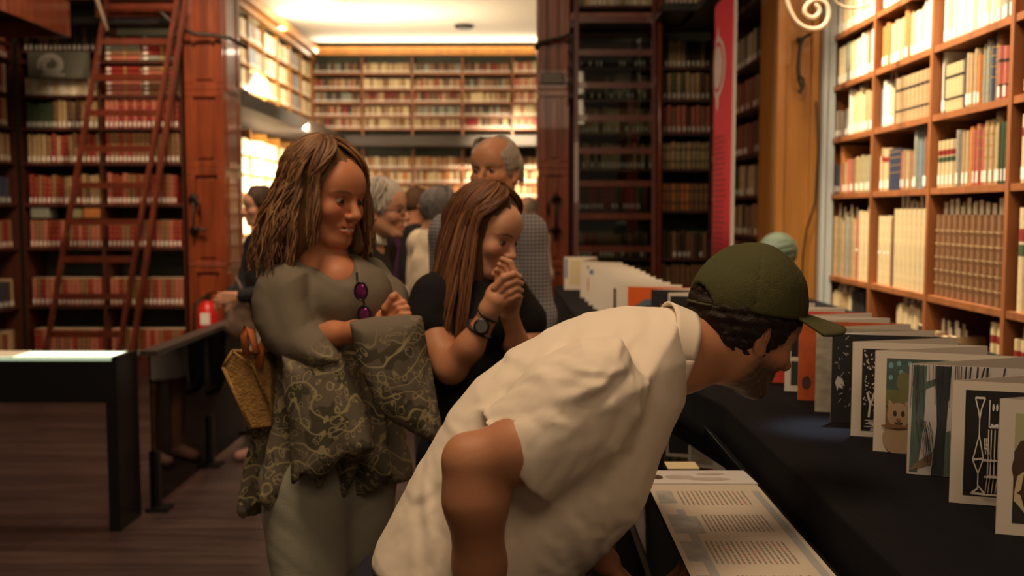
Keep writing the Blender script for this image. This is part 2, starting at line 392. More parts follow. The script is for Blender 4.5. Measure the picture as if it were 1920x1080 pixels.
# ---- right bookcase (the bright one)
XR = 1.70
HR = [CZ-.63, CZ-.345, CZ+.10, CZ+.40, CZ+.68, CZ+.95, CZ+1.24, CZ+1.55]
bookcase('bookcase', 'brightly lit wooden bookcase of cream and tan books behind the black display table', 'bookcase', (XR, .10), 'y', [.69]*2+[.70]*2+[.69]*4, [.3]+HR, .42, 'case_wood', back='case_wood', top=3.4, th=.026)
BY = [5.62-.69*k for k in range(6)]                # far edge of bays A,B,C,D
BN = ['bay beside pier', 'second bay from pier', 'third bay from pier', 'fourth bay from pier']
RN = {6: 'highest row', 5: 'sixth row', 4: 'fifth row', 3: 'fourth row', 2: 'third row', 1: 'folio row', 0: 'lowest row'}
mix = ['cream', 'tan', 'white', 'olive', 'orange', 'greygreen']
R = {
 (0, 5): [(14, ['cream', 'white', 'tan'], .21, .04, 's')],
 (0, 4): [(3, 'cream', .20, .04, 's'), (2, 'greygreen', .21, .035, 's'), (6, ['cream', 'white'], .21, .045, 's'), (1, 'rose', .23, .04, 's'), (2, 'white', .24, .06, 's')],
 (0, 3): [(5, ['brown', 'rose', 'grey'], .14, .035, 's'), (1, 'white', .24, .05, 's'), (3, 'cream', .22, .045, 'sp'), (4, ['tan', 'grey', 'cream'], .20, .05, 's')],
 (0, 2): [(2, 'navy', .15, .035, 's'), (1, 'orange', .25, .05, ''), (5, ['tan', 'brown', 'rose', 'cream'], .17, .03, 's?'), (6, ['greygreen', 'olive', 'tan'], .18, .035, 's'), (2, 'orange', .17, .04, 's')],
 (0, 1): [(7, ['tan', 'grey', 'olive'], .32, .045, 'p'), (1, 'rose', .34, .05, 'm'), (4, 'cream', .36, .05, '')],
 (0, 0): [(3, 'cream', .20, .045, 'p'), (3, 'tan', .19, .045, 'p'), (1, 'cream', .19, .05, 's'), (3, 'black', .22, .06, 'm')],
 (1, 5): [(14, ['cream', 'white', 'tan'], .22, .04, 's')],
 (1, 4): [(6, ['cream', 'tan', 'orange'], .20, .04, 's'), (1, 'orange', .24, .06, 's'), (4, ['cream', 'white'], .20, .04, 's'), (3, 'white', .24, .05, 's')],
 (1, 3): [(1, 'blue', .18, .03, ''), (2, 'white', .21, .04, 'sp'), (2, 'cream', .17, .04, 's'), (1, 'dark', .20, .03, ''), (9, 'tan', .205, .052, 'ku'), (1, 'navy', .24, .035, 's')],
 (1, 2): [(1, 'cream', .17, .035, 's'), (3, ['cream', 'tan'], .20, .04, 'sr'), (5, 'navy', .19, .03, 'ou'), (5, ['tan', 'rose', 'cream'], .18, .035, 's'), (1, 'greygreen', .25, .05, 's'), (1, 'blue', .28, .05, ''), (2, 'brown', .27, .06, 's'), (1, 'tan', .22, .03, 's')],
 (1, 1): [(3, 'cream', .33, .05, 'm'), (1, 'brown', .34, .03, ''), (1, 'dark', .34, .03, ''), (8, 'cream', .36, .055, 'pu')],
 (1, 0): [(1, None, 0, .26, ''), (5, 'cream', .22, .05, 'p'), (1, 'dark', .14, .10, '')],
 (2, 4): [(12, ['cream', 'white'], .23, .045, 's'), (4, ['tan', 'greygreen', 'grey'], .24, .04, 's')],
 (2, 3): [(1, 'white', .24, .035, 's'), (1, 'black', .19, .035, 's'), (6, 'cream', .19, .035, 'ku'), (1, 'navy', .20, .02, ''), (3, 'tan', .21, .045, 's'), (1, 'orange', .18, .04, 's'), (3, ['navy', 'greygreen'], .23, .04, 'o'), (1, 'brown', .27, .05, 'o'), (4, 'rose', .20, .04, 'sk'), (1, 'navy', .21, .03, '')],
 (2, 2): [(4, 'cream', .19, .045, 'srgu'), (1, None, 0, .015, ''), (3, ['tan', 'grey'], .22, .045, 's'), (1, 'orange', .23, .05, ''), (1, 'rose', .22, .03, 's'), (4, ['greygreen', 'tan', 'rose'], .24, .042, 'so'), (1, 'tan', .27, .05, 's'), (4, 'green', .22, .03, 'su')],
 (2, 1): [(12, 'brown', .335, .055, 'bupp')],
 (2, 0): [(5, ['brown', 'tan'], .13, .04, 'p'), (2, 'rose', .10, .04, 'b'), (1, None, 0, .22, ''), (2, 'cream', .23, .05, 'ru')],
 (3, 3): [(8, ['tan', 'brown'], .22, .05, 'sk')],
 (3, 2): [(8, ['tan', 'cream'], .24, .05, 'sr')],
 (3, 1): [(9, 'cream', .36, .07, 'rgu')],
 (3, 0): [(7, 'cream', .19, .05, 'rpu')],
}
for (b, r), segs in R.items():
    full = .64
    y0 = BY[b]-.023
    fill = 1.0 if r != 0 else min(1.0, sum(n*wd if c else wd for n, c, h, wd, s_ in segs)/full)
    row((XR+.02, y0, HR[r]+.0005), (0, -1, 0), full, segs, -math.pi/2, (RN[r], BN[b]), 'books in the bright bookcase, ' + RN[r], fill=fill, depth=.28 if r == 1 else .17, maxh=(.250, .415, .270, .250, .240, .26)[r])
for b in (0, 1, 2):   # rows too high for the frame edge, only their feet show
    row((XR+.02, BY[b]-.023, HR[6]+.0005), (0, -1, 0), .64, [(16, ['cream', 'white', 'tan'], .2, .04, 's')], -math.pi/2, None)
# ---- bookcase at the far side of the pier (side wall), front facing -x
HS = [.45, .80, 1.06, 1.31, 1.60, 1.90, 2.22, 2.55, 2.95, 3.35]
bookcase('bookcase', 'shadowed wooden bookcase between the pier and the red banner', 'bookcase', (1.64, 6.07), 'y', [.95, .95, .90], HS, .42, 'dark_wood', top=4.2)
for hz in HS[:9]:
    for k, (y0, ln) in enumerate(((7.0, .88), (7.95, .88), (8.84, .85))):
        row((1.66, y0-.02, hz+.0005), (0, -1, 0), ln, [(24, random.choice([['dark', 'brown', 'red'], ['tan', 'brown', 'dark'], ['greygreen', 'black', 'tan']]), .22, .035, 's?')], -math.pi/2, None)
# ---- front wall, right of the opening
HF = [CZ-.70, CZ-.405, CZ+.02, CZ+.385, CZ+.70, CZ+.99, CZ+1.27]
HF2 = HF+[CZ+1.80, CZ+2.1]
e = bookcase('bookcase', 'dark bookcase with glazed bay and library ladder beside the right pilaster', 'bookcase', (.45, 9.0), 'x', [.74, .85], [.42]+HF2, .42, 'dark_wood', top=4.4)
for i, hz in enumerate([.42]+HF2):
    cs = [['dark', 'brown'], ['dark', 'brown'], ['dark', 'red', 'brown'], ['dark', 'red', 'green'], ['black', 'dark', 'tan'], ['tan', 'brown', 'cream'], ['dark', 'tan', 'greygreen'], ['dark', 'black'], ['white', 'cream'], ['tan', 'brown']][i]
    row((.48, 9.03, hz+.0005), (1, 0, 0), .69, [(20, cs, .22 if i != 8 else .2, .035, 's?o')], 0, None)
    cs2, st = [(['dark'], ''), (['brown'], ''), (['brown', 'dark'], 's?'), (['orange', 'brown'], 'ku'), (['tan', 'olive'], 'k'), (['rose', 'brown', 'dark'], 's'), (['dark', 'brown', 'green', 'tan'], 'so'), (['black', 'dark', 'tan'], 's'), (['tan', 'brown'], 's'), (['tan', 'brown'], 's')][i]
    row((1.22, 9.03, hz+.0005), (1, 0, 0), .70, [(17, cs2, .23, .042, st)], 0, None)
pane = MB().box((.475, 8.955, CZ-.95), (1.165, 8.962, CZ+1.52), 'glass'); gd = MB()
for x0, x1 in ((.455, .48), (1.165, 1.19)): gd.box((x0, 8.95, CZ-.97), (x1, 8.975, CZ+1.55), 'dark_wood')
gd.box((.48, 8.95, CZ+1.52), (1.165, 8.975, CZ+1.55), 'dark_wood'); gd.box((.48, 8.95, CZ-.97), (1.165, 8.975, CZ-.94), 'dark_wood')
gdo = gd.build('door', e); pane.build('pane', gdo)
# ---- front wall, left of the opening: rows of red law volumes
HL = [CZ-1.29, CZ-.83, CZ-.31, CZ+.075, CZ+.44, CZ+.745, CZ+1.03, CZ+1.33, CZ+1.88, CZ+2.2]
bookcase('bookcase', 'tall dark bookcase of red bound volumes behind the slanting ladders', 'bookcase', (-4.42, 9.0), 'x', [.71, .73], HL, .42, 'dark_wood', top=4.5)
redm = ['red', 'red', 'brown', 'tan']
for i, hz in enumerate(HL):
    z = hz+.0005
    if i in (0, 1, 2): # closest rows that show best
        for k, x in enumerate((-4.38, -3.68)):
            row((x, 9.03, z), (1, 0, 0), .66, [(17, ['red', 'rose', 'brown'], .24, .04, 'sou')], 0, ('waist-high row', 'bay between ladder and pilaster') if k and i == 2 else None, 'red volumes behind the ladder')
    elif i == 3:
        row((-4.38, 9.03, z), (1, 0, 0), .66, [(17, redm, .25, .038, 'so')], 0, None); row((-3.68, 9.03, z), (1, 0, 0), .66, [(18, ['red', 'brown', 'rose'], .26, .038, 'so')], 0, ('eye-level row', 'bay between ladder and pilaster'), 'red volumes behind the ladder')
    elif i == 4:
        row((-4.38, 9.03, z), (1, 0, 0), .66, [(16, ['brown', 'tan', 'red'], .25, .038, 'so')], 0, None); row((-3.68, 9.03, z), (1, 0, 0), .66, [(17, ['red', 'brown'], .26, .04, 'sou')], 0, None)
    elif i == 5:
        row((-4.38, 9.03, z), (1, 0, 0), .66, [(8, 'green', .22, .03, 's'), (11, ['dark', 'brown', 'tan'], .24, .04, 'so')], 0, None); row((-3.68, 9.03, z), (1, 0, 0), .66, [(16, ['red', 'rose'], .26, .04, 'sou')], 0, None)
    elif i == 6:
        row((-4.38, 9.03, z), (1, 0, 0), .66, [(24, ['cream', 'white'], .15, .028, 'su')], 0, None); flatrow((-3.66, 9.03, z), (1, 0, 0), .68, 6, ['red', 'rose', 'brown'], .042, .33, 0)
    elif i == 7:
        flatrow((-3.66, 9.03, z), (1, 0, 0), .68, 5, ['red', 'brown', 'greygreen', 'rose'], .045, .33, 0)
        row((-4.38, 9.03, CZ+1.42), (1, 0, 0), .66, [(16, ['dark', 'black', 'brown'], .2, .038, 's')], 0, None)
    else:
        row((-4.38, 9.03, z), (1, 0, 0), .66, [(16, ['brown', 'tan'], .2, .038, 's')], 0, None); row((-3.68, 9.03, z), (1, 0, 0), .66, [(16, ['red', 'brown', 'green'], .2, .038, 's')], 0, None)
b = MB().box((-4.39, 9.01, CZ+1.40), (-3.73, 9.3, CZ+1.42), 'dark_wood').build('shelf', bpy.data.objects['bookcase.003'] if 'bookcase.003' in bpy.data.objects else None)
# ---- left wall bookcase, front facing +x
bookcase('bookcase', 'dark bookcase along the side wall, seen edge-on beyond the gallery front', 'bookcase', (-4.44, 6.0), 'Y', [.99, .99, .99], HL[:8]+[2.95], .42, 'dark_wood', top=3.0)
for i, hz in enumerate(HL[:8]):
    row((-4.46, 8.0, hz+.0005), (0, 1, 0), .94, [(18, random.choice([['brown', 'tan', 'red'], ['rose', 'white', 'brown'], ['dark', 'tan', 'navy']]), .24, .04, 's')], math.pi/2, None)
    row((-4.46, 7.02, hz+.0005), (0, 1, 0), .84, [(18, ['brown', 'tan', 'red'], .24, .04, 's')], math.pi/2, None)
# ---- back room
HB = [CZ+1.40, CZ+1.56, CZ+1.79, CZ+2.04, CZ+2.29, CZ+2.58]
HBL = [CZ-1.2, CZ-.9, CZ-.6, CZ-.3, CZ+.0, CZ+.28, CZ+.55, CZ+.82]
bw = [.93]*7
bookcase('bookcase', 'upper bookcase on the end wall of the back room above the gallery', 'bookcase', (-3.86, 19.02), 'x', bw, HB, .40, 'case_wood', top=4.36, th=.03, bottom=2.87)
bookcase('bookcase', 'lower bookcase on the end wall of the back room under the gallery', 'bookcase', (-3.86, 19.02), 'x', bw, HBL, .40, 'case_wood', top=2.66, th=.03, bottom=.0)
brt = [['cream', 'tan', 'brown'], ['brown', 'red', 'dark', 'tan'], ['greygreen', 'dark', 'brown']]
for k in range(5):
    x = -3.86+.93*k
    for j, hz in enumerate(HB[1:]):
        if k == 4: row((x+.02, 19.05, hz+.0005), (1, 0, 0), .88, [(12, ['cream', 'tan', 'rose'], .20, .05, 's')], 0, None)
        else: row((x+.02, 19.05, hz+.0005), (1, 0, 0), .88, [(20, random.choice(brt), .18, .042, 's')], 0, None)
    for j, hz in enumerate(HBL):
        row((x+.02, 19.05, hz+.0005), (1, 0, 0), .88, [(18, ['tan', 'brown', 'cream', 'orange'], .21, .045, 's')], 0, None)
bookcase('bookcase', 'upper bookcase along the side wall of the back room, under the cornice', 'bookcase', (-3.86, 12.0), 'Y', [.875]*8, [2.9, 3.24, 3.58, 3.94], .28, 'pier_wood', back='olive', top=4.28, bottom=2.87, th=.03)
bookcase('bookcase', 'glaring lower bookcase along the side wall of the back room', 'bookcase', (-3.86, 12.0), 'Y', [.875]*8, HBL, .28, 'pier_wood', back='olive', top=2.66, bottom=.0, th=.03)
for k in range(8):
    y = 12.02+.875*k
    for hz in (2.9, 3.24, 3.58, 3.94): row((-3.88, y, hz+.0005), (0, 1, 0), .82, [(14, ['cream', 'tan', 'olive', 'white'] if k not in (3, 6) else ['blue', 'grey', 'brown'], .26, .05, 's?')], math.pi/2, None)
    for hz in HBL: row((-3.88, y, hz+.0005), (0, 1, 0), .82, [(14, ['cream', 'white', 'tan'], .22, .05, 's')], math.pi/2, None)
print('individual books', NIND[0], 'stuff verts', len(STUFF.v))
tag(STUFF.build('distant_books'), 'rows of small bound books filling the shaded shelves and the back room', 'books', kind='stuff')
# ================================================================ DISPLAY TABLE WITH THE FOLDING BOOK
ZT = CZ-.4725
tb = MB()
edge = [(.50, .25), (.50, 2.45), (.40, 3.0), (.27, 3.7), (.22, 6.55)]
back = [(1.60, 6.5), (1.60, .25)]
poly = edge+[(1.36, 6.55), (1.36, 5.6), (1.60, 5.55), (1.60, .25)]
n = len(poly)
vs = [(x, y, 0.0) for x, y in poly]+[(x, y, ZT) for x, y in poly]
tb.add(vs, [tuple(range(n-1, -1, -1)), tuple(range(n, 2*n))]+[(i, (i+1) % n, n+(i+1) % n, n+i) for i in range(n)], 'black_cloth')
o = tb.build('display_table', bevel=.006); tag(o, 'long display table draped in black cloth under the folding book', 'table')
PG = .2005; BT = .0016
folds = [(.70, 1.466), (.70, 1.628), (.70, 1.81), (.70, 1.985), (.70, 2.121), (.70, 2.262), (.70, 2.383), (.70, 2.533), (.70, 2.66)]
y = 2.66
cx = [(2.80, .68), (2.95, .645), (3.1, .60), (3.26, .55), (3.41, .50), (3.56, .462), (3.70, .395), (3.86, .375), (4.02, .365), (4.18, .36), (4.35, .36), (4.55, .365), (4.75, .365), (4.95, .36), (5.15, .35), (5.36, .345), (5.6, .335)]
folds += [(x, y) for y, x in cx]
def bfold(k):
    x, y = folds[k]; y2 = folds[k+1][1] if k+1 < len(folds) else y+.2
    return (x+(.25 if k < 9 else .25-.04*min(1, (k-8)/6)), (y+y2)/2)
acc = empty('accordion_book', (.70, 1.466, ZT+.001), 'very long concertina-folded book of illustrated pages standing zigzag on the black table', 'book')
def A(name, col, **k): M[name] = mat(name, col, .75, **k); return name
A('a_black', (.018, .017, .02)); A('a_orange', (.62, .12, .03), var=.35, vscale=18); A('a_marble', (.50, .46, .36), var=.45, vscale=22, stretch=(1, 1, 2))
A('a_teal', (.10, .17, .14), var=.4, vscale=20); A('a_blue', (.20, .45, .50)); A('a_fur', (.33, .22, .12), var=.35, vscale=30); A('a_furlight', (.52, .38, .24)); A('a_dark', (.07, .045, .035))
A('a_forest', (.13, .20, .18), var=.4, vscale=24, stretch=(6, 6, .6)); A('a_trunk', (.045, .055, .065), var=.4, vscale=20, stretch=(6, 6, .7)); A('a_sky', (.62, .60, .58)); A('a_lime', (.50, .52, .30)); A('a_moss', (.24, .24, .10), var=.3, vscale=15)
A('a_brown', (.10, .05, .035), var=.4, vscale=20); A('a_cream', (.72, .62, .38)); A('a_red', (.65, .06, .03)); A('a_pink', (.60, .15, .16)); A('a_purple', (.10, .05, .07)); A('a_slate', (.12, .17, .22)); A('a_ink', (.03, .03, .03)); A('a_blue2', (.16, .22, .45)); A('a_greyd', (.035, .05, .045)); A('a_vbrown', (.30, .16, .07))
class Page:
    """board from fold point a to b; artwork drawn on the camera-facing side as thin printed shapes. u 0..1 along a->b, v 0..1 up"""
    def __init__(s, a, b, th=BT, z0=ZT+.001):
        s.a = np.array((*a, z0)); s.b = np.array((*b, z0)); s.mb = MB(); d = s.b-s.a; s.len = np.linalg.norm(d); s.d = d/s.len
        s.n = np.array((s.d[1], -s.d[0], 0))           # faces the visitors (towards -y when d=+x)
        s.lay = 1
        c = [s.a-s.n*th/2, s.b-s.n*th/2, s.b+s.n*th/2, s.a+s.n*th/2]; up = np.array((0, 0, PG))
        s.mb.add([*c, *[q+up for q in c]], [(0, 1, 5, 4), (3, 2, 1, 0), (4, 5, 6, 7), (1, 2, 6, 5), (3, 0, 4, 7)], 'board')
        s.mb.add([c[3], c[2], c[2]+up, c[3]+up], [(0, 1, 2, 3)], 'paper'); s.th = th
    def pt(s, u, v, l):
        u = u*.5 if u < .65 else .325+(u-.65)*1.9
        return s.a+s.d*(u*s.len)+s.n*(s.th/2+.00012*l)+np.array((0, 0, PG*v))
    def poly(s, pts, m):
        s.lay += 1; s.mb.add([s.pt(u, v, s.lay) for u, v in pts], [tuple(range(len(pts)))], m); return s
    def rect(s, u0, v0, u1, v1, m): return s.poly([(u0, v0), (u1, v0), (u1, v1), (u0, v1)], m)
    def ell(s, cu, cv, ru, rv, m, n=20, rot=0, a0=0, a1=2*math.pi):
        return s.poly([(cu+ru*math.cos(a0+(a1-a0)*i/n), cv+rv*math.sin(a0+(a1-a0)*i/n)) for i in range(n)], m)
    def line(s, pts, w, m):
        s.lay += 1; vs = []; fs = []
        for (u0, v0), (u1, v1) in zip(pts[:-1], pts[1:]):
            du = (u1-u0)*s.len; dv = (v1-v0)*PG; L = math.hypot(du*.5, dv) or 1; nu = -dv/L*w/s.len; nv = du/L*w/2/PG
            b = len(vs); vs += [s.pt(u0+nu, v0+nv, s.lay), s.pt(u0-nu, v0-nv, s.lay), s.pt(u1-nu, v1-nv, s.lay), s.pt(u1+nu, v1+nv, s.lay)]; fs.append((b, b+1, b+2, b+3))
        s.mb.add(vs, fs, m); return s
    def done(s, label=None):
        s.mb.v = [tuple(np.array(v)-np.array((.70, 1.466, ZT+.001))) for v in s.mb.v]
        o = s.mb.build('page', acc); tag(o, label); return o
def art(k, p):
    r = random.Random(k*7+1)
    if k == 0:
        p.rect(.16, .09, .93, .9, 'a_lime'); p.rect(.16, .09, .93, .40, 'a_ink')
        p.poly([(.16, .28), (.16, .62), (.22, .70), (.34, .72), (.5, .66), (.6, .45), (.6, .28)], 'a_brown'); p.ell(.36, .50, .22, .16, 'a_brown'); p.ell(.42, .33, .10, .24, 'a_dark')
        p.poly([(.17, .30), (.20, .44), (.27, .48), (.24, .34)], 'a_cream'); p.poly([(.17, .26), (.25, .20), (.30, .16), (.24, .30), (.18, .32)], 'a_cream'); return 'page with green, brown and black painting in a white border'
    if k == 1:
        p.rect(.15, .07, .93, .93, 'a_black'); W = .0018; c = 'white'
        p.line([(.26, .87), (.30, .76), (.315, .70), (.315, .57), (.27, .42), (.25, .365), (.315, .255), (.315, .13), (.24, .09), (.40, .09), (.315, .16)], W, c)
        p.line([(.26, .87), (.37, .87), (.33, .78), (.315, .70)], W, c); p.line([(.315, .57), (.37, .38), (.25, .365)], W, c); p.line([(.37, .38), (.315, .255)], W, c)
        for x in (.42, .45, .49, .53, .57, .61): p.line([(x, .62), (x, .40), (x+.01, .36)], W, c); p.line([(x, .36), (x, .24)], W, c); p.line([(x, .235), (x-.02, .10)], W*.8, 'a_cream')
        p.line([(.42, .86), (.42, .64), (.56, .64)], W, c); p.line([(.35, .37), (.75, .37)], W, c); p.line([(.42, .24), (.75, .24)], W, c); p.line([(.38, .235), (.62, .235), (.60, .09), (.36, .09)], W*.8, c)
        p.line([(.37, .49), (.42, .50), (.42, .46), (.37, .47)], W*.8, c); p.ell(.46, .80, .012, .03, c); p.ell(.50, .80, .012, .03, c); p.line([(.44, .66), (.47, .645), (.52, .66)], W*1.5, c)
        for x in (.37, .39, .41): p.line([(x, .55), (x+.02, .42)], W*.8, c)
        p.line([(.60, .75), (.66, .62), (.72, .76)], W, c); return 'page with white line drawing on black'
    if k == 2:
        p.rect(0, 0, 1, 1, 'a_sky'); p.poly([(.03, .02), (.05, .99), (.22, .99), (.20, .5), (.13, .02)], 'a_forest')
        p.poly([(.30, 0), (.36, .45), (.33, .99), (.52, .99), (.48, .5), (.47, 0)], 'a_trunk'); p.poly([(.05, .72), (.33, .82), (.34, .88), (.06, .80)], 'a_forest')
        p.poly([(.02, .03), (.30, .10), (.32, .22), (.10, .10)], 'a_fur'); p.poly([(.46, 0), (.47, .4), (.53, .42), (.60, 0)], 'a_forest')
        for i in range(46):
            x = r.uniform(.02, .98); p.line([(x, 1), (x+r.uniform(-.02, .02), r.uniform(.55, .85))], .0007, 'a_trunk')
        for i in range(12):
            x = r.uniform(.18, .34); p.line([(x, r.uniform(.1, .25)), (x-.04, r.uniform(.3, .42)), (x-.08, .5)], .0009, 'a_trunk')
        return 'page with teal and black tree trunks'
    if k == 3:
        p.rect(.16, .10, .92, .93, 'a_fur'); p.rect(.16, .58, .92, .93, 'a_teal'); 
        for (u, v, a) in ((.22, .86, .035), (.33, .88, .03), (.22, .74, .03), (.36, .80, .025), (.48, .88, .03)): p.ell(u, v, a, a*.9, 'a_blue', 9)
        p.ell(.40, .70, .10, .10, 'a_moss'); p.rect(.16, .46, .92, .62, 'a_moss')
        p.ell(.36, .14, .24, .16, 'a_furlight'); p.ell(.34, .36, .17, .14, 'a_vbrown'); p.ell(.34, .37, .155, .125, 'a_furlight'); p.poly([(.19, .42), (.20, .53), (.27, .48)], 'a_furlight'); p.poly([(.42, .49), (.50, .54), (.49, .42)], 'a_furlight')
        p.ell(.29, .39, .025, .028, 'a_dark'); p.ell(.40, .39, .025, .028, 'a_dark'); p.ell(.34, .325, .03, .018, 'a_vbrown'); p.line([(.29, .30), (.34, .285), (.40, .30)], .0015, 'a_dark'); p.ell(.30, .26, .2, .02, 'a_vbrown'); return 'page with a furry round-faced animal under teal leaves'
    if k == 4:
        p.rect(.15, .06, .93, .93, 'a_black')
        for i in range(260):
            u = r.uniform(.17, .9); v = r.uniform(.30, .91); a = r.uniform(-1, 1); l = r.uniform(.01, .03)
            p.line([(u, v), (min(.92, u+l*math.cos(a)), v+l*math.sin(a))], .0014, 'white')
        p.lay += 1
        for i in range(20): v = .07+i*.008; p.line([(.17+r.random()*.2, v), (.5+r.random()*.4, v)], .0008, 'white')
        p.line([(.25, .24), (.27, .38), (.22, .5)], .004, 'white'); p.line([(.27, .36), (.34, .52)], .003, 'white'); return 'page with black and white tree print'
    if k == 5:
        p.rect(0, 0, 1, 1, 'a_black'); p.poly([(.06, .45), (.10, .52), (.18, .50), (.22, .42), (.16, .44), (.20, .38), (.12, .40), (.10, .36), (.08, .42)], 'a_sky')
        for i in range(40): u = r.uniform(.03, .6); v = r.uniform(.1, .95); p.line([(u, v), (u+r.uniform(-.06, .06), v+r.uniform(-.05, .05))], .0007, 'a_sky')
        return 'black page with pale scratched moth'
    if k == 6: p.rect(0, 0, 1, 1, 'a_marble'); return 'pale marbled page'
    if k == 7: p.rect(0, 0, 1, 1, 'a_orange'); p.ell(.16, .22, .09, .09, 'a_brown', 9); return 'orange page'
    if k == 8: p.rect(.12, .08, .45, .40, 'a_greyd'); p.rect(.12, .46, .45, .92, 'a_black'); p.line([(.2, .9), (.22, .75)], .005, 'a_pink'); return 'page with two small dark pictures'
    if k == 9: p.rect(0, 0, 1, 1, 'a_red'); return 'red page'
    if k == 14:
        p.rect(0, 0, 1, 1, 'a_black')
        for i in range(16): u = .05+.05*i+r.uniform(-.01, .01); v = r.uniform(.1, .5); p.poly([(u, v), (u+.03, v+.02), (u+.02, v+.3), (u+.005, v+.25)], 'a_furlight')
        return 'black page with cream brush marks'
    if k in (12, 13): p.rect(.05, .05, .95, .95, 'a_black' if k == 13 else 'a_marble'); return None
    if k == 15:
        p.rect(0, 0, 1, 1, 'a_orange' if False else 'a_or2'); p.poly([(.22, .0), (.12, .62), (.45, .78), (.9, .80), (.9, 0)], 'a_slate'); p.poly([(.28, .0), (.2, .58), (.5, .66), (.85, .7), (.85, 0)], 'a_greyd'); return 'bright orange page with dark blue-grey map shape'
    if k == 17: p.rect(.06, .02, .16, .85, 'a_purple'); return 'cream page with dark purple bar'
    if k == 23: p.rect(.04, .78, .9, .9, 'a_blue2'); p.rect(.3, .79, .9, .86, 'a_pink'); return 'page with blue and red strip'
    if k == 24: p.ell(.18, .45, .06, .22, 'a_red', 8); p.ell(.16, .9, .05, .05, 'a_greyd'); return 'page with red blot'
    return None
A('a_or2', (.80, .13, .015))
for k in range(len(folds)):
    b = bfold(k-1) if k else (folds[0][0]+.25, folds[0][1]-.075)
    p = Page(folds[k], b); lab = art(k, p); p.done(lab)
    if k < len(folds)-1: Page(folds[k], bfold(k)).done()
lf = folds[-1]
Page(lf, (.47, 6.15)).done(); p = Page((.27, 6.18), (.47, 6.15)); p.rect(.05, .35, .2, .95, 'a_blue2'); p.rect(.3, .15, .9, .9, 'a_cream'); p.done('last page with blue strip and brown writing')
# ================================================================ GLASS CASE WITH TEXT PANEL
zg = CZ-.55
vc = empty('glass_case', (.365, 1.9, 0), 'low glass-topped case on black legs beside the black table', 'display case')
def rel(mb, e): L = e.location; mb.v = [(v[0]-L.x, v[1]-L.y, v[2]-L.z) for v in mb.v]; return mb
def part(mb, name, e, **k): return rel(mb, e).build(name, e, **k)
part(MB().box((.255, .9, zg-.006), (.475, 3.0, zg), 'glass'), 'glass_top', vc)
part(MB().box((.265, .9, zg-.15), (.475, 3.0, zg-.14), 'black_cloth'), 'case_floor', vc)
f = MB()
f.box((.475, .9, zg-.14), (.485, 3.0, zg+.001), 'black'); f.box((.255, .9, zg-.14), (.26, 3.0, zg-.007), 'glass')
part(f, 'side_panel', vc)
part(MB().box((.255, .88, zg-.18), (.485, 3.02, zg-.151), 'black'), 'frame', vc)
M['leg_grey'] = mat('leg_grey', (.045, .038, .034), .4)
for (x, y) in ((.27, .93), (.27, 2.0), (.27, 2.95), (.465, .93), (.465, 2.95)):
    part(MB().box((x-.012, y-.03, 0), (x+.012, y+.03, zg-.18), 'leg_grey'), 'leg', vc)
# papers inside / on the case
def flat_sheet(name, pts, z, m, label, cat, th=.0012):
    mb = MB(); n = len(pts); mb.add([(x, y, z) for x, y in pts]+[(x, y, z+th) for x, y in pts], [tuple(range(n-1, -1, -1)), tuple(range(n, 2*n))]+[(i, (i+1) % n, n+(i+1) % n, n+i) for i in range(n)], m)
    return mb
zs = zg+.0008
x0, x1, y0, y1 = .258, .478, .99, 2.015
A('txt', (.28, .24, .20)); A('txt_red', (.45, .22, .20)); A('pic_grey', (.40, .40, .38), var=.3, vscale=30); A('strip_grey', (.34, .35, .35)); A('panel_paper', (.56, .50, .41), var=.06, vscale=8)
mb = flat_sheet('p', [(x0, y0), (x1, y0), (x1, y1), (x0, y1)], zs, 'panel_paper', '', '')
zz = zs+.0014
def q(a, b, c, d, m, l=0): mb.add([(a, b, zz+l), (c, b, zz+l), (c, d, zz+l), (a, d, zz+l)], [(0, 1, 2, 3)], m)
q(x1-.022, y0, x1-.008, y1-.05, 'strip_grey')
for b, (ya, yb, cols) in enumerate([(1.87, 1.965, 15), (1.71, 1.81, 15), (1.55, 1.66, 16), (1.38, 1.50, 17), (1.21, 1.33, 17), (1.04, 1.16, 17)]):
    q(x0+.008, ya+.01, x0+.04, yb, 'pic_grey')
    if b in (1, 3): q(x0+.008, ya-.01, x0+.062, yb-.01, 'pic_grey', .0001)
    xs0 = x0+(.07 if b in (1, 3) else .05)
    for i in range(cols):
        xx = xs0+i*(x1-.035-xs0)/cols; yy = yb-.004*random.random()
        while yy > ya:
            l = random.uniform(.004, .012); q(xx, max(ya, yy-l), xx+.0035, yy, 'txt_red' if (b in (0, 2) and random.random() < .25) else 'txt', .0002); yy -= l+.0025
q(x0+.03, 1.19, x0+.045, 1.84, 'strip_grey', -.0001)
tag(mb.build('text_panel'), 'long printed text panel in columns lying on the glass case', 'panel')
mb = flat_sheet('p', [(.262, 2.02), (.482, 2.02), (.476, 2.125), (.268, 2.125)], zs, 'a_sky', '', '')
zz = zs+.0014; A('fig', (.50, .44, .40), var=.3, vscale=30)
for cx_, cy_, rx, ry, m_ in ((.33, 2.07, .03, .018, 'fig'), (.285, 2.07, .012, .018, 'a_brown'), (.39, 2.055, .045, .012, 'fig'), (.40, 2.095, .03, .008, 'fig')):
    mb.add([(cx_+rx*math.cos(t*.4), cy_+ry*math.sin(t*.4), zz) for t in range(16)], [tuple(range(16))], m_); zz += .0001
tag(mb.build('printed_sheet'), 'greyish printed sheet with faint figures behind the text panel', 'print')
mb = flat_sheet('p', [(.318, 2.14), (.385, 2.14), (.385, 2.20), (.318, 2.20)], zg+.0008, 'a_cream', '', '')
tag(mb.build('booklet'), 'small pale yellow booklet on the glass case beyond the printed sheet', 'booklet')
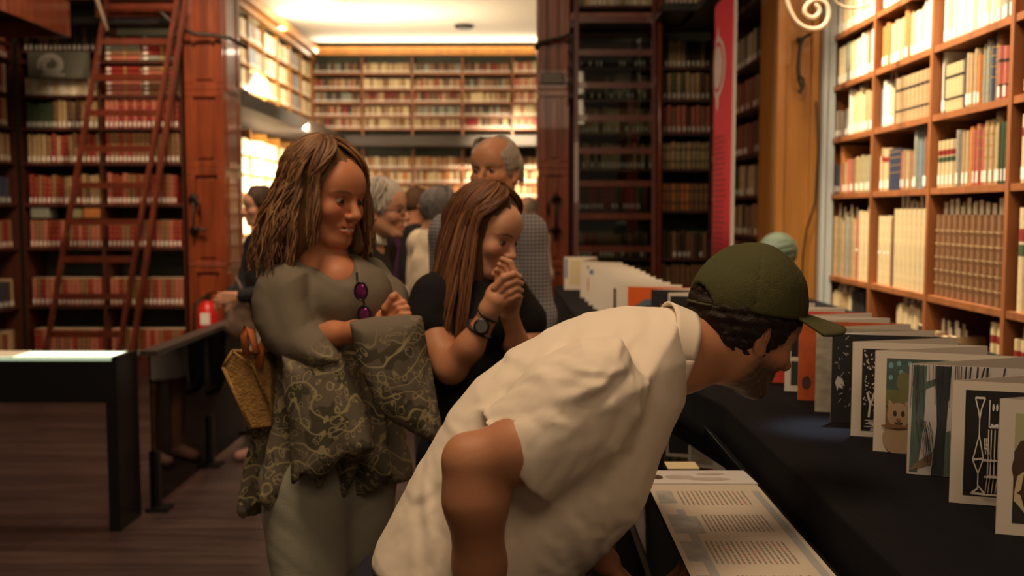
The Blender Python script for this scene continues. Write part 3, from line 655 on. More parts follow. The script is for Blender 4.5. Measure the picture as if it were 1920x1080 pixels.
mb = flat_sheet('p', [(.285, 1.90), (.33, 1.90), (.33, 2.02), (.285, 2.02)], zg-.139, 'a_red', '', ''); tag(mb.build('booklet'), 'small red booklet under the glass below the text panel', 'booklet')

# ================================================================ LIT TABLE, LEFT
t = empty('lit_table', (-3.0, 4.7, 0), 'black display table with glowing top on thick square legs', 'table')
ztp = .81
M['glow'] = mat('glow', (.8, .8, .7), .4, emit=(.75, 1, .70), estr=1.3)
part(MB().box((-4.6, 4.60, ztp-.205), (-1.855, 4.86, ztp-.012), 'black'), 'apron', t)
part(MB().box((-4.57, 4.62, ztp-.012), (-1.885, 4.84, ztp), 'glow'), 'light_panel', t)
part(MB().box((-4.6, 4.60, ztp-.0115), (-1.855, 4.619, ztp+.004), 'dark_glass').box((-1.884, 4.62, ztp-.0115), (-1.855, 4.86, ztp+.004), 'black'), 'rim', t)
for x in (-4.6, -1.907): part(MB().box((x, 4.60, 0), (x+.052, 4.86, ztp-.206), 'black'), 'leg', t)
for i, (a, b) in enumerate(((-2.75, -2.35), (-3.6, -3.2))):
    tag(MB().box((a, 4.64, ztp+.001), (b, 4.82, ztp+.006), 'paper').build('print'), ['pale sheet lying on the glowing table near its corner', 'pale sheet lying on the glowing table by the frame edge'][i], 'print')
# glass barrier going away from the table
gb = empty('glass_barrier', (-1.81, 5.6, 0), 'waist-high smoked glass barrier with dark rail reflecting a visitor', 'barrier')
part(MB().box((-1.815, 4.90, .30), (-1.807, 6.75, .78), 'dark_glass').box((-1.815, 4.90, .03), (-1.807, 6.75, .30), 'dark_glass'), 'glass_panel', gb)
part(MB().box((-1.853, 4.88, .782), (-1.765, 6.8, .807), 'leg_grey'), 'rail', gb)
for y in (4.94, 5.82, 6.7): part(MB().box((-1.835, y-.02, 0), (-1.787, y+.02, .30), 'black').box((-1.85, y-.05, 0), (-1.74, y+.05, .02), 'black'), 'foot', gb)
# fire extinguisher on the pilaster foot
fx, fy = -2.70, 8.70
fe = empty('fire_extinguisher', (fx, fy, .0), 'red fire extinguisher standing against the panelled pilaster', 'fire extinguisher')
A('ext_red', (.62, .02, .02)); M['ext_red'].node_tree.nodes['Principled BSDF'].inputs['Roughness'].default_value = .3
part(MB().lathe([(.0, .08), (.085, .08), (.09, .10), (.09, .60), (.08, .66), (.05, .70), (.025, .72), (.025, .74)], (fx, fy, .0), 'ext_red'), 'cylinder', fe, smooth=True)
part(MB().box((fx-.14, fy-.13, .0), (fx+.14, fy+.13, .10), 'ext_red').box((fx-.14, fy+.11, .1), (fx+.14, fy+.13, .38), 'ext_red'), 'stand', fe)
part(MB().box((fx-.01, fy-.05, .74), (fx+.03, fy+.02, .77), 'iron').bar((fx, fy, .78), (fx+.09, fy-.05, .80), .02, .012, 'iron'), 'valve', fe)
part(MB().tube([(fx-.02, fy-.03, .75), (fx-.09, fy-.07, .70), (fx-.105, fy-.06, .5), (fx-.10, fy-.05, .3)], .012, 'iron'), 'hose', fe, smooth=True)
part(MB().box((fx-.035, fy-.0935, .52), (fx+.045, fy-.088, .62), 'white').box((fx-.02, fy-.0935, .38), (fx+.05, fy-.088, .48), 'white'), 'label', fe)

# ================================================================ LADDERS
def ladder(name, label, A0, A1, B0, B1, n, rw=.03, t0=.06, t1=.97, extra=None, rail_d=.05):
    e = empty(name, (float(A0[0]+B0[0])/2, float(A0[1]+B0[1])/2, float(A0[2])), label, 'ladder')
    part(MB().bar(A0, A1, rw, rail_d, 'ladder_wood'), 'side_rail', e); part(MB().bar(B0, B1, rw, rail_d, 'ladder_wood'), 'side_rail', e)
    A0, A1, B0, B1 = map(np.array, (A0, A1, B0, B1))
    for i in range(n):
        f = t0+(t1-t0)*i/(n-1); a = A0+(A1-A0)*f; b = B0+(B1-B0)*f
        part(MB().bar(a, b, .03, .05, 'ladder_wood'), 'rung', e)
    return e
# slanting library ladder, left
def G(px, Y, z=0.0): q = P(px, 540, Y); return np.array((q[0], Y, z))
e = ladder('library_ladder', 'slanting wooden library ladder leaning on the gallery before red volumes', (-3.86, 8.0, .0), (-3.46, 8.64, 3.30), (-3.27, 8.0, .0), (-2.87, 8.64, 3.30), 11)
a = np.array((-3.18, 8.06, 0)); b = np.array((-2.80, 8.64, 3.30)); part(MB().bar(a, b, .035, .05, 'ladder_wood'), 'brace_rail', e)
part(MB().tube([(-3.46, 8.60, 3.0), (-3.50, 8.5, 3.25), (-3.48, 8.45, 3.45), (-3.53, 8.4, 3.7)], .018, 'pale_iron'), 'hand_rail', e, smooth=True)
for x in (-3.86, -3.27):
    part(MB().bar((x, 7.97, .0), (x, 8.06, .06), .05, .03, 'iron'), 'foot', e)
# right ladder, upright in front of the glazed bay
lx0, lx1, ly = P(1079, 300, 8.62)[0], P(1222, 300, 8.62)[0], 8.62
e = ladder('library_ladder', 'upright dark wooden ladder before the glazed bookcase bay', (lx0, ly-.25, .0), (lx0, ly, 3.6), (lx1, ly-.25, .0), (lx1, ly, 3.6), 12, rw=.035, t0=.1, t1=.93)
A('shiny_rail', (.16, .035, .02)); M['shiny_rail'].node_tree.nodes['Principled BSDF'].inputs['Roughness'].default_value = .18
part(MB().tube([(lx1+.05, ly-.22, .2), (lx1+.05, ly-.05, 3.7)], .022, 'shiny_rail'), 'hand_rail', e, smooth=True)
# ================================================================ IRONWORK
def scroll(cx, cz, r0, turns, y, flip=1, n=40, start=0):
    return [(cx+flip*(r0*(1-.75*i/n))*math.cos(start+turns*2*math.pi*i/n), y, cz+(r0*(1-.75*i/n))*math.sin(start+turns*2*math.pi*i/n)) for i in range(n+1)]
ys = 5.3
c = P(1524, 20, ys); s1900 = ys/1900
m = MB(); pts = []
for (px, py) in ((1474, -30), (1476, 0), (1482, 20), (1492, 38), (1505, 49), (1520, 54), (1535, 53), (1547, 45), (1553, 32), (1553, 16), (1546, 4), (1532, -1), (1518, 4), (1510, 14), (1509, 24), (1515, 31), (1524, 33), (1532, 29), (1537, 21), (1533, 12), (1526, 9)): pts.append(tuple(P(px, py, ys)))
sm = []
for i in range(len(pts)-1):
    p0, p1, p2, p3 = [np.array(pts[max(0, min(len(pts)-1, i+j))]) for j in (-1, 0, 1, 2)]
    for t in (0, .25, .5, .75): sm.append(tuple(.5*((2*p1)+(p2-p0)*t+(2*p0-5*p1+4*p2-p3)*t*t+(3*p1-p0-3*p2+p3)*t**3)))
m.tube(sm, .011, 'pale_iron'); m.bar(sm[0], (sm[0][0], 5.60, sm[0][2]+.4), .03, .03, 'pale_iron')
tag(m.build('iron_bracket', smooth=True), 'pale curled iron bracket beside the pale post of the pier', 'bracket')
m = MB(); q0 = P(1600, -8, 4.7); m.tube([(q0[0]+.09*math.cos(t*.3), 4.7, q0[2]+.055*math.sin(t*.3)) for t in range(21)], .006, 'pale_iron', closed=True); m.bar((q0[0], 4.7, q0[2]+.05), (1.70, 4.7, q0[2]+.3), .012, .012, 'pale_iron')
tag(m.build('iron_bracket', smooth=True), 'thin pale iron ring bracket in front of the highest row of books', 'bracket')
m = MB(); base = P(1500, 60, 5.61); pts = [P(px, py, 5.60) for px, py in ((1520, 64), (1508, 70), (1500, 85), (1497, 110), (1496, 130), (1498, 150), (1504, 165), (1500, 175), (1496, 168))]
m.tube(pts, .010, 'iron'); m.tube([P(px, py, 5.60) for px, py in ((1497, 140), (1506, 148), (1507, 160), (1500, 165))], .008, 'iron'); m.bar(P(1500, 75, 5.6), P(1500, 75, 5.66), .03, .03, 'iron')
tag(m.build('wall_hook', smooth=True), 'dark wrought iron hook fixed high on the ochre pier', 'hook')
m = MB(); m.tube([P(px, py, 5.61) for px, py in ((1530, 190), (1534, 280), (1528, 380), (1512, 430), (1505, 480), (1503, 560))], .005, 'iron'); tag(m.build('cable', smooth=True), 'thin dark cable hanging down the ochre pier', 'cable')
# door hooks on the pilasters
for lab, px, Y in (('black iron latch on the pilaster by the fire extinguisher', 364, 8.88), ('black iron latch on the pilaster beside the glazed bay', 1042, 8.87)):
    m = MB(); s = 1 if px < 900 else -1
    z1 = P(px, 372, Y)[2]; z2 = P(px, 431, Y)[2]; x = P(px, 400, Y)[0]
    m.tube([(x-.04*s, Y-.01, z1), (x+.03*s, Y-.05, z1), (x+.07*s, Y-.05, z1-.06), (x+.06*s, Y-.04, z1-.14)], .012, 'iron'); m.tube([(x-.04*s, Y, z2), (x+.12*s, Y-.05, z2)], .012, 'iron'); m.tube([(x, Y-.02, z1+.05), (x, Y-.02, z2-.1)], .01, 'iron')
    m.box((x-.03, Y-.02, z1-.03), (x+.03, Y+.02, z1+.03), 'iron'); m.box((x-.03, Y-.02, z2-.03), (x+.03, Y+.02, z2+.03), 'iron')
    tag(m.build('iron_latch', smooth=True), lab, 'latch')
# slack ropes high on the pilasters
m = MB(); m.tube([P(px, py, Y) for px, py, Y in ((300, 22, 8.6), (330, 50, 8.7), (365, 64, 8.8), (400, 66, 8.82), (432, 72, 8.83), (462, 90, 8.9))], .018, 'iron'); tag(m.build('cable', smooth=True), 'black cable running across the panelled pilaster from the ladder top', 'cable')
m = MB(); m.tube([P(px, py, Y) for px, py, Y in ((1075, 62, 8.70), (1050, 72, 8.84), (1012, 80, 8.85), (1004, 92, 8.88))], .018, 'iron'); tag(m.build('cable', smooth=True), 'black cable running across the pilaster beside the glazed bay', 'cable')
m = MB(); m.tube([P(1073, y, 8.72) for y in range(60, 200, 10)], [.03+.012*math.sin(i*2.1) for i in range(14)], 'iron'); tag(m.build('iron_fitting', smooth=True), 'ornate dark iron rod beside the upright ladder', 'ironwork')
sg = MB(); a_, b_ = P(1014, 137, 8.86), P(1058, 156, 8.86); sg.box((a_[0], 8.85, b_[2]), (b_[0], 8.888, a_[2]), 'black')
for i in range(2):
    for k in range(5): sg.box((a_[0]+.025+k*.032, 8.848, b_[2]+.02+i*.035), (a_[0]+.05+k*.032, 8.8495, b_[2]+.028+i*.035), 'board')
tag(sg.build('sign'), 'small black plate with two faint pale lines on the pilaster', 'sign')
# ceiling fixture
m = MB(); q_ = P(870, 87, 17.2); m.lathe([(.14, 0), (.16, .02), (.16, .05), (.02, .06)], (q_[0], 17.2, 4.54), 'iron'); tag(m.build('ceiling_lamp'), 'small dark round fitting on the cream ceiling', 'lamp')
m = MB(); m.box((-1.55, 18.35, 4.52), (-1.40, 18.5, 4.56), 'iron')
# scroll brackets with lamps under the back gallery
for i, (y, lab) in enumerate(((16.1, 'pinkish curled bracket under the back gallery, near the opening'), (17.4, 'pinkish curled bracket under the back gallery, deeper in'))):
    m = MB(); pts = [(x-.0, y, z) for x, _, z in scroll(-3.02, 2.45, .14, 1.6, y)]; m.tube(pts, .018, 'a_pink'); m.bar((-3.16, y, 2.66), (-3.02, y, 2.58), .03, .03, 'a_pink')
    tag(m.build('iron_bracket', smooth=True), lab, 'bracket')
# strut under the left gallery
m = MB(); m.bar((-3.72, 7.2, 3.0), (-3.98, 7.5, 2.45), .03, .02, 'iron'); m.bar((-3.98, 7.5, 2.45), (-4.40, 7.5, 2.45), .02, .02, 'iron'); tag(m.build('strut'), 'thin metal strut under the wooden gallery front', 'strut')
# ================================================================ BANNER
bn = empty('banner', (1.26, 6.35, 1.0), 'tall red banner with pale oval emblem and white edge', 'banner')
M['banner_red'] = mat('banner_red', (.78, .035, .065), .7); A('banner_white', (.85, .82, .78)); A('emblem', (.92, .74, .72), var=.3, vscale=60)
def bz(u, v):   # u: 0 far .. 1 near ; v: 0 bottom .. 1 top
    y = 6.70-.66*u; x = 1.26-.035*math.sin(math.pi*min(1, u*1.0))+.05*max(0, .25-u)**1*2
    return (x, y, 1.04+(2.77-1.04)*v)
part(MB().grid(bz, 16, 4, 'banner_red'), 'cloth', bn, smooth=True, solid=.004)
part(MB().grid(lambda u, v: (1.255, 6.055-.07*u, 1.04+1.73*v), 2, 2, 'banner_white'), 'edge_strip', bn, solid=.006)
em = MB()
def bp(u, v, d=.004): q = bz(u, (.35+2.42*v-1.04)/1.73); return (q[0]-d, q[1], q[2])
def eb(cu, cv, ru, rv, m_, n=24, r2=None):
    if r2 is None: em.add([bp(cu+ru*math.cos(2*math.pi*i/n), cv+rv*math.sin(2*math.pi*i/n), .006) for i in range(n)], [tuple(range(n))], m_)
    else:
        vs = [bp(cu+a*ru*math.cos(2*math.pi*i/n), cv+a*rv*math.sin(2*math.pi*i/n), .005) for a in (1, r2) for i in range(n)]; em.add(vs, [(i, (i+1) % n, n+(i+1) % n, n+i) for i in range(n)], m_)
eb(.52, .835, .27, .078, 'emblem', r2=.82); eb(.52, .835, .19, .055, 'emblem')
em.add([bp(.47, .912), bp(.57, .912), bp(.54, .93), bp(.52, .945), bp(.50, .93)], [(0, 1, 2, 3, 4)], 'emblem')
em.add([bp(.46, .76), bp(.58, .76), bp(.56, .735), bp(.52, .722), bp(.48, .735)], [(0, 4, 3, 2, 1)], 'emblem')
part(em, 'emblem', bn)
tx = MB(); A('banner_text', (.36, .03, .04))
for i in range(26):
    v = .66-.0135*i; u = .34
    while u < .78: l = random.uniform(.02, .07); tx.add([bp(u, v), bp(u+l, v), bp(u+l, v-.006), bp(u, v-.006)], [(0, 1, 2, 3)], 'banner_text'); u += l+.02
part(tx, 'lettering', bn)
part(MB().bar((1.26, 6.0, 2.78), (1.28, 6.72, 2.78), .02, .02, 'iron').bar((1.27, 6.36, 2.78), (1.27, 6.36, 3.04), .01, .01, 'iron'), 'top_bar', bn)
part(MB().bar((1.26, 6.0, 1.04), (1.28, 6.72, 1.04), .02, .02, 'iron'), 'bottom_bar', bn)
# ================================================================ ON THE SHELVES, LEFT
m = MB(); xa, xb, za, zb = -4.30, -3.76, CZ+1.09, CZ+1.36
A('poster_grey', (.10, .10, .075)); A('swirl', (.33, .32, .28))
m.box((xa, 8.94, CZ+1.03+.14), (xb, 8.96, CZ+1.40), 'poster_grey')
pts = []
for i in range(44):
    t = i/43; a = math.radians(200-470*t); r = .02+.085*(1-abs(2*t-1)**1.5)
    rr = .095*(1-.55*t); pts.append((-4.10+rr*math.cos(a)*1.15, 8.935, CZ+1.28+rr*math.sin(a)*.95))
m.tube(pts, [.008+.022*math.sin(math.pi*(i+2)/47) for i in range(44)], 'swirl', flat=.15)
m.box((-4.18, 8.934, CZ+1.185), (-3.98, 8.939, CZ+1.205), 'swirl')
tag(m.build('panel_board'), 'dark grey board with a pale swirl shaped like a six, on the shelf', 'board')
# loose items on shelf
for (x, w_, h_, mt, lab) in ((-4.36, .16, .16, 'bk_greygreen', 'dull green box file on the shelf above the red volumes'), (-4.0, .09, .13, 'bk_olive', 'small olive box on the shelf above the red volumes'), (-3.89, .15, .155, 'bk_orange', 'orange-brown box on the shelf above the red volumes')):
    tag(MB().box((x, 9.02, HL[2]+.2605), (x+w_, 9.2, HL[2]+.2605+h_*.6), mt).build('box_file', bevel=.004), lab, 'box')
# bronze bust beyond the cap
A('bronze_green', (.05, .075, .05), var=.4, vscale=14)
bx, by = P(1455, 470, 5.1)[0], 5.1
bu = empty('bust', (bx, by, ZT), 'greenish bronze bust standing on the black table by the pier', 'bust')
part(MB().lathe([(.07, 0), (.075, .02), (.05, .05), (.045, .10), (.06, .12), (.0, .12)], (bx, by, ZT), 'bronze_green'), 'plinth', bu, smooth=True)
# ================================================================ PEOPLE: smooth solids polygonised from blended capsules and ellipsoids
V = lambda *a: np.array(a, dtype=float)
def nrm(v): v = np.asarray(v, float); return v/np.linalg.norm(v)
class Fr:
    def __init__(s, o, fwd, up=(0, 0, 1), sc=1.0):
        s.o = np.array(o, float); y = nrm(fwd); x = nrm(np.cross(y, up)); z = np.cross(x, y); s.R = np.stack([x, y, z], 1); s.s = sc
    def p(s, x, y=None, z=None):
        v = np.array(x if y is None else (x, y, z), float); return s.o+s.R @ (v*s.s)
    def loc(s, Pw): return ((Pw-s.o) @ s.R)/s.s
class Sdf:
    def __init__(s, h, k=.02): s.h = h; s.k = k; s.pr = []; s.disp = None; s.bounds = None
    def add(s, fn, lo, hi, k=None, op='u'): s.pr.append((fn, np.minimum(lo, hi), np.maximum(lo, hi), s.k if k is None else k, op)); return s
    def cap(s, a, b, ra, rb=None, k=None, flat=None, op='u'):
        a = np.array(a, float); b = np.array(b, float); rb = ra if rb is None else rb
        n, fs = (None, 1) if flat is None else (nrm(flat[0]), flat[1])
        def fn(X):
            Y = X-a; d = b-a
            if n is not None: Y = Y+(Y @ n)[..., None]*n*(fs-1); d = d+n*(d @ n)*(fs-1)
            t = np.clip((Y @ d)/max(d @ d, 1e-9), 0, 1); r = np.linalg.norm(Y-t[..., None]*d, axis=-1)-(ra+(rb-ra)*t)
            return r/(fs if fs > 1 else 1)**.5
        R = max(ra, rb)*(1 if fs >= 1 else 1/fs); return s.add(fn, np.minimum(a, b)-R, np.maximum(a, b)+R, k, op)
    def ell(s, c, r, R=None, k=None, op='u'):
        c = np.array(c, float); r = np.array(r, float)*np.ones(3); R = np.eye(3) if R is None else R
        def fn(X):
            Y = (X-c) @ R; k0 = np.linalg.norm(Y/r, axis=-1); k1 = np.linalg.norm(Y/r**2, axis=-1)+1e-9; return k0*(k0-1)/k1
        m = r.max(); return s.add(fn, c-m, c+m, k, op)
    def pillow(s, pts, D, T, r, k=None, op='u', tilt=(0, 0)):
        """rounded solid with the given outline (picture points at depth D) and half thickness T; tilt: depth slope along x and z"""
        Q = np.array([P(x, y, D)[[0, 2]] for x, y in pts]); C = Q.mean(0)
        def fn(X):
            sh_ = X.shape[:-1]; Y = X.reshape(-1, 3); p = Y[:, [0, 2]]; dm = np.full(len(p), 1e9); ins = np.zeros(len(p), bool)
            for i in range(len(Q)):
                a, b = Q[i], Q[(i+1) % len(Q)]; e = b-a; w_ = p-a; t = np.clip((w_ @ e)/(e @ e), 0, 1); dm = np.minimum(dm, ((w_-t[:, None]*e)**2).sum(1))
                c_ = (a[1] > p[:, 1]) != (b[1] > p[:, 1]); ins ^= c_ & (p[:, 0] < (b[0]-a[0])*(p[:, 1]-a[1])/(b[1]-a[1]+1e-12)+a[0])
            d2 = np.sqrt(dm)*np.where(ins, -1, 1); yc = D+(p[:, 0]-C[0])*tilt[0]+(p[:, 1]-C[1])*tilt[1]
            g = np.clip(1+d2/r, 0, None); q = np.sqrt(((Y[:, 1]-yc)/T)**2+g**2); return ((q-1)*min(T, r)).reshape(sh_)
        ext = T+abs(tilt[0])*np.ptp(Q[:, 0])/2+abs(tilt[1])*np.ptp(Q[:, 1])/2; lo = V(Q[:, 0].min(), D-ext, Q[:, 1].min()); hi = V(Q[:, 0].max(), D+ext, Q[:, 1].max()); return s.add(fn, lo, hi, k, op)
    def poly(s, pts, rr, k=None, flat=None):
        for i in range(len(pts)-1): s.cap(pts[i], pts[i+1], rr[i], rr[i+1], k, flat)
        return s
    def plane(s, c, n, k=.004):       # removes everything on the +n side
        c = np.array(c, float); n = nrm(n); return s.add(lambda X: -((X-c) @ n), V(-9e9, -9e9, -9e9), V(9e9, 9e9, 9e9), k, 's')
    def mesh(s):
        us = [p for p in s.pr if p[4] == 'u']; mar = .03
        lo = np.min([p[1] for p in us], 0)-mar; hi = np.max([p[2] for p in us], 0)+mar; h = s.h
        n = np.ceil((hi-lo)/h).astype(int)+1; ax = [lo[i]+h*np.arange(n[i]) for i in range(3)]
        D = np.full(tuple(n), 1e3, np.float32)
        for fn, l, u, k, op in s.pr:
            m = mar+(k or 0)
            i0 = np.clip(np.floor((np.maximum(l, lo-1)-m-lo)/h).astype(int), 0, n); i1 = np.clip(np.ceil((np.minimum(u, hi+1)+m-lo)/h).astype(int)+1, 0, n)
            if (i1 <= i0).any(): continue
            sl = tuple(slice(a, b) for a, b in zip(i0, i1))
            X = np.stack(np.meshgrid(*[ax[i][sl[i]] for i in range(3)], indexing='ij'), -1)
            d = fn(X).astype(np.float32); e = D[sl]
            if op == 'u':
                if k: q = np.clip(k-np.abs(e-d), 0, None)/k; D[sl] = np.minimum(e, d)-q*q*k/4
                else: D[sl] = np.minimum(e, d)
            else:
                d = -d
                if k: q = np.clip(k-np.abs(e-d), 0, None)/k; D[sl] = np.maximum(e, d)+q*q*k/4
                else: D[sl] = np.maximum(e, d)
        if s.disp is not None:
            idx = np.argwhere(np.abs(D) < .03); X = lo+h*idx; D[tuple(idx.T)] += s.disp(X).astype(np.float32)
        S = D < 0
        c = np.zeros(tuple(n-1), np.int8)
        for i in (0, 1):
            for j in (0, 1):
                for k in (0, 1): c += S[i:n[0]-1+i, j:n[1]-1+j, k:n[2]-1+k]
        act = np.argwhere((c > 0) & (c < 8)); idm = np.full(tuple(n-1), -1, np.int64); idm[tuple(act.T)] = np.arange(len(act))
        acc_ = np.zeros((len(act), 3)); cnt = np.zeros(len(act))
        cor = [(i, j, k) for i in (0, 1) for j in (0, 1) for k in (0, 1)]
        for a in cor:
            for b in cor:
                if sum(abs(p-q) for p, q in zip(a, b)) == 1 and a < b:
                    da = D[tuple((act+a).T)]; db = D[tuple((act+b).T)]; m = (da < 0) != (db < 0)
                    t = np.where(m, da/np.where(m, da-db, 1), 0)[:, None]; pos = np.array(a)+t*(np.array(b)-np.array(a)); acc_[m] += pos[m]; cnt[m] += 1
        vv = lo+h*(act+acc_/cnt[:, None]); F = []
        for axi in range(3):
            o = [0, 0, 0]; o[axi] = 1; b1, b2 = [q for q in range(3) if q != axi]
            A = S[tuple(slice(0, n[q]-(1 if q == axi else 0)) for q in range(3))]; B = S[tuple(slice(o[q], n[q]) for q in range(3))]
            E = np.argwhere(A != B); E = E[(E[:, b1] > 0) & (E[:, b2] > 0) & (E[:, b1] < n[b1]-1) & (E[:, b2] < n[b2]-1)]
            e1 = np.zeros(3, int); e1[b1] = 1; e2 = np.zeros(3, int); e2[b2] = 1
            q = np.stack([idm[tuple((E-e1-e2).T)], idm[tuple((E-e2).T)], idm[tuple(E.T)], idm[tuple((E-e1).T)]], 1)
            ins = A[tuple(E.T)]; fl = ins if axi != 1 else ~ins
            q[~fl] = q[~fl][:, ::-1]; F.append(q)
        F = np.concatenate(F); F = F[(F >= 0).all(1)]
        return vv, F
def mkmesh(name, parts, m, parent=None, smooth=True):
    """parts: list of (verts, quads, colours or None)"""
    vs = []; fs = []; cs = []; b = 0; anyc = any(p[2] is not None for p in parts)
    for v, f, c in parts:
        vs.append(np.asarray(v, float)); fs.append(np.asarray(f)+b); b += len(v)
        if anyc: cs.append(np.ones((len(v), 3))*.2 if c is None else c)
    v = np.concatenate(vs); f = np.concatenate(fs)
    if parent is not None: v = v-np.array(parent.matrix_world.translation if False else parent.location)
    me = bpy.data.meshes.new(name); me.vertices.add(len(v)); me.vertices.foreach_set('co', v.ravel().astype(np.float32))
    me.loops.add(f.size); me.loops.foreach_set('vertex_index', f.ravel().astype(np.int32)); me.polygons.add(len(f))
    me.polygons.foreach_set('loop_start', (np.arange(len(f))*4).astype(np.int32)); me.update(calc_edges=True)
    me.materials.append(m)
    if anyc:
        c = np.concatenate(cs); at = me.color_attributes.new('Col', 'FLOAT_COLOR', 'POINT'); at.data.foreach_set('color', np.concatenate([c, np.ones((len(c), 1))], 1).ravel().astype(np.float32))
    if smooth: me.polygons.foreach_set('use_smooth', np.ones(len(f), bool))
    me.validate(); me.update(); o = bpy.data.objects.new(name, me); return link(o, parent)
def wrinkle(seed, amp, freqs, dirs=None, warp=.02):
    r = np.random.RandomState(seed); W = []
    for i, f in enumerate(freqs):
        for j in range(3):
            d = nrm(r.normal(size=3)) if dirs is None else nrm(np.array(dirs[(i*3+j) % len(dirs)])+r.normal(size=3)*.25); W.append((d*f*r.uniform(.8, 1.25), r.uniform(0, 6.3), amp/(1+i)))
    wd = [nrm(r.normal(size=3))*18 for _ in range(3)]
    def fn(X):
        Y = X+warp*np.stack([np.sin(X @ w_+i) for i, w_ in enumerate(wd)], -1); t = 0
        for k_, ph, a in W: t = t+a*(1-2*np.abs(np.sin(Y @ k_+ph))**.7)
        return t/3
    return fn
def sphere(c, r, R=None, n=16):
    c = np.array(c, float); th = np.linspace(0, math.pi, n//2+1); ph = np.linspace(0, 2*math.pi, n, endpoint=False)
    v = np.array([[math.sin(t)*math.cos(p), math.sin(t)*math.sin(p), math.cos(t)] for t in th for p in ph]); f = []
    for i in range(len(th)-1):
        for j in range(n): j2 = (j+1) % n; f.append((i*n+j, i*n+j2, (i+1)*n+j2, (i+1)*n+j)[::-1])
    if R is not None: return c+(v*r) @ R.T, np.array(f), v
    return c+v*r, np.array(f), v
# ---------------------------------------------------------------- head
def head(S, F, fem=False, smile=False, neck=None, nose=1.0, jaw=1.0):
    q = F.s; e = lambda c, r, k=.02, op='u', R=None: S.ell(F.p(c), np.array(r)*q, F.R if R is None else F.R @ R, k*q, op)
    c = lambda a, b, ra, rb=None, k=.015, op='u': S.cap(F.p(a), F.p(b), ra*q, None if rb is None else rb*q, k*q, None, op)
    e((0, -.012, .045), (.076, .098, .084)); e((0, .022, -.018), (.063, .068, .086), .03); 
    e((0, .060, .045), (.058, .036, .05), .02)
    for s_ in (-1, 1):
        c((s_*.054*jaw, -.002, -.045), (s_*.024, .058, -.090), .017, .018, .025); e((s_*.040, .062, -.020), (.023, .022, .022), .02)
        c((s_*.012, .083, .027), (s_*.046, .068, .026), .0085, .006, .012)
    e((0, .070, -.090), (.022 if fem else .026, .020, .018), .02); e((0, .076, -.058), (.026, .018, .022), .015)
    for s_ in (-1, 1): e((s_*.031, .093, .006), (.019, .013, .011), .010, 's')
    c((0, .083, .018), (0, .108*(.5+.5*nose), -.022), .0075, .0115, .010); e((0, .108, -.026), (.0115*nose, .012, .0095), .006)
    for s_ in (-1, 1): e((s_*.0125*nose, .098, -.029), (.0085, .010, .0075), .005)
    for s_ in (-1, 1): e((s_*.007, .106, -.036), (.0035, .004, .003), .002, 's')
    w_ = .028 if smile else .023; up_ = .006 if smile else 0
    c((-w_, .079, -.058+up_), (0, .0925, -.0535), .003, .0058, .004); c((w_, .079, -.058+up_), (0, .0925, -.0535), .003, .0058, .004)
    c((-w_, .079, -.060+up_), (0, .0915, -.069), .003, .0066, .004); c((w_, .079, -.060+up_), (0, .0915, -.069), .003, .0066, .004)
    if smile: c((-w_*.8, .088, -.058), (w_*.8, .088, -.058), .0032, .0032, .002, 's')
    for s_ in (-1, 1):   # ears
        a = math.radians(22*s_); R = np.array([[math.cos(a), -math.sin(a), 0], [math.sin(a), math.cos(a), 0], [0, 0, 1]])
        e((s_*.078, -.012, -.004), (.008, .019, .031), .006, 'u', R); e((s_*.086, -.006, .002), (.006, .010, .016), .004, 's', R); e((s_*.078, -.004, -.028), (.006, .009, .011), .005)
        e((s_*.080, -.016, .004), (.006, .006, .014), .003, 's', R); e((s_*.082, -.010, -.004), (.004, .004, .01), .003)
    if neck is not None:
        S.cap(F.p(0, -.028, -.05), neck, (.050 if fem else .060)*q, (.056 if fem else .066)*q, .03)
SK = {'red': V(.50, .20, .10), 'tan': V(.46, .21, .11), 'fair': V(.56, .29, .18), 'deep': V(.33, .13, .06)}
def headcols(v, F, skin, brow=V(.05, .03, .02), lip=None, stubble=0, fem=False, teeth=False, scalp=None):
    c = np.ones((len(v), 3))*skin; L = F.loc(v)
    def blend(w_, col): w_ = np.clip(w_, 0, 1)[:, None]; return c*(1-w_)+col*w_
    front = L[:, 1] > .03
    for s_ in (-1, 1): c = blend(np.exp(-(((L[:, 0]-s_*.042)/.022)**2+((L[:, 2]+.025)/.022)**2))*front*.45, skin*V(1.15, .75, .7))
    if lip is None: lip = skin*V(.95, .5, .5)
    w_ = np.exp(-(((L[:, 0])/.025)**4+((L[:, 2]+.0605)/.0115)**4))*(L[:, 1] > .07); c = blend(w_*.9, lip)
    w2 = np.exp(-(((L[:, 0])/.022)**4+((L[:, 2]+.060)/.0022)**2))*(L[:, 1] > .06); c = blend(w2*(.8), V(.75, .68, .58) if teeth else lip*.25)
    for s_ in (-1, 1):
        xx = s_*L[:, 0]; ce = .0295-.004*((xx-.032)/.02)**2
        c = blend(np.exp(-((xx-.032)/.020)**6-((L[:, 2]-ce)/.0036)**2)*(L[:, 1] > .045)*.9, brow)
    if stubble:
        z = np.clip((-.022-L[:, 2])/.03, 0, 1)*np.clip((L[:, 1]+.02)/.03, 0, 1)*np.clip((L[:, 2]+.13)/.02, 0, 1); n = (np.sin(v @ V(900, 700, 800))*np.sin(v @ V(-800, 950, 600))+1)/2
        c = blend(z*stubble*(.55+.45*n), V(.07, .045, .03))
    return c
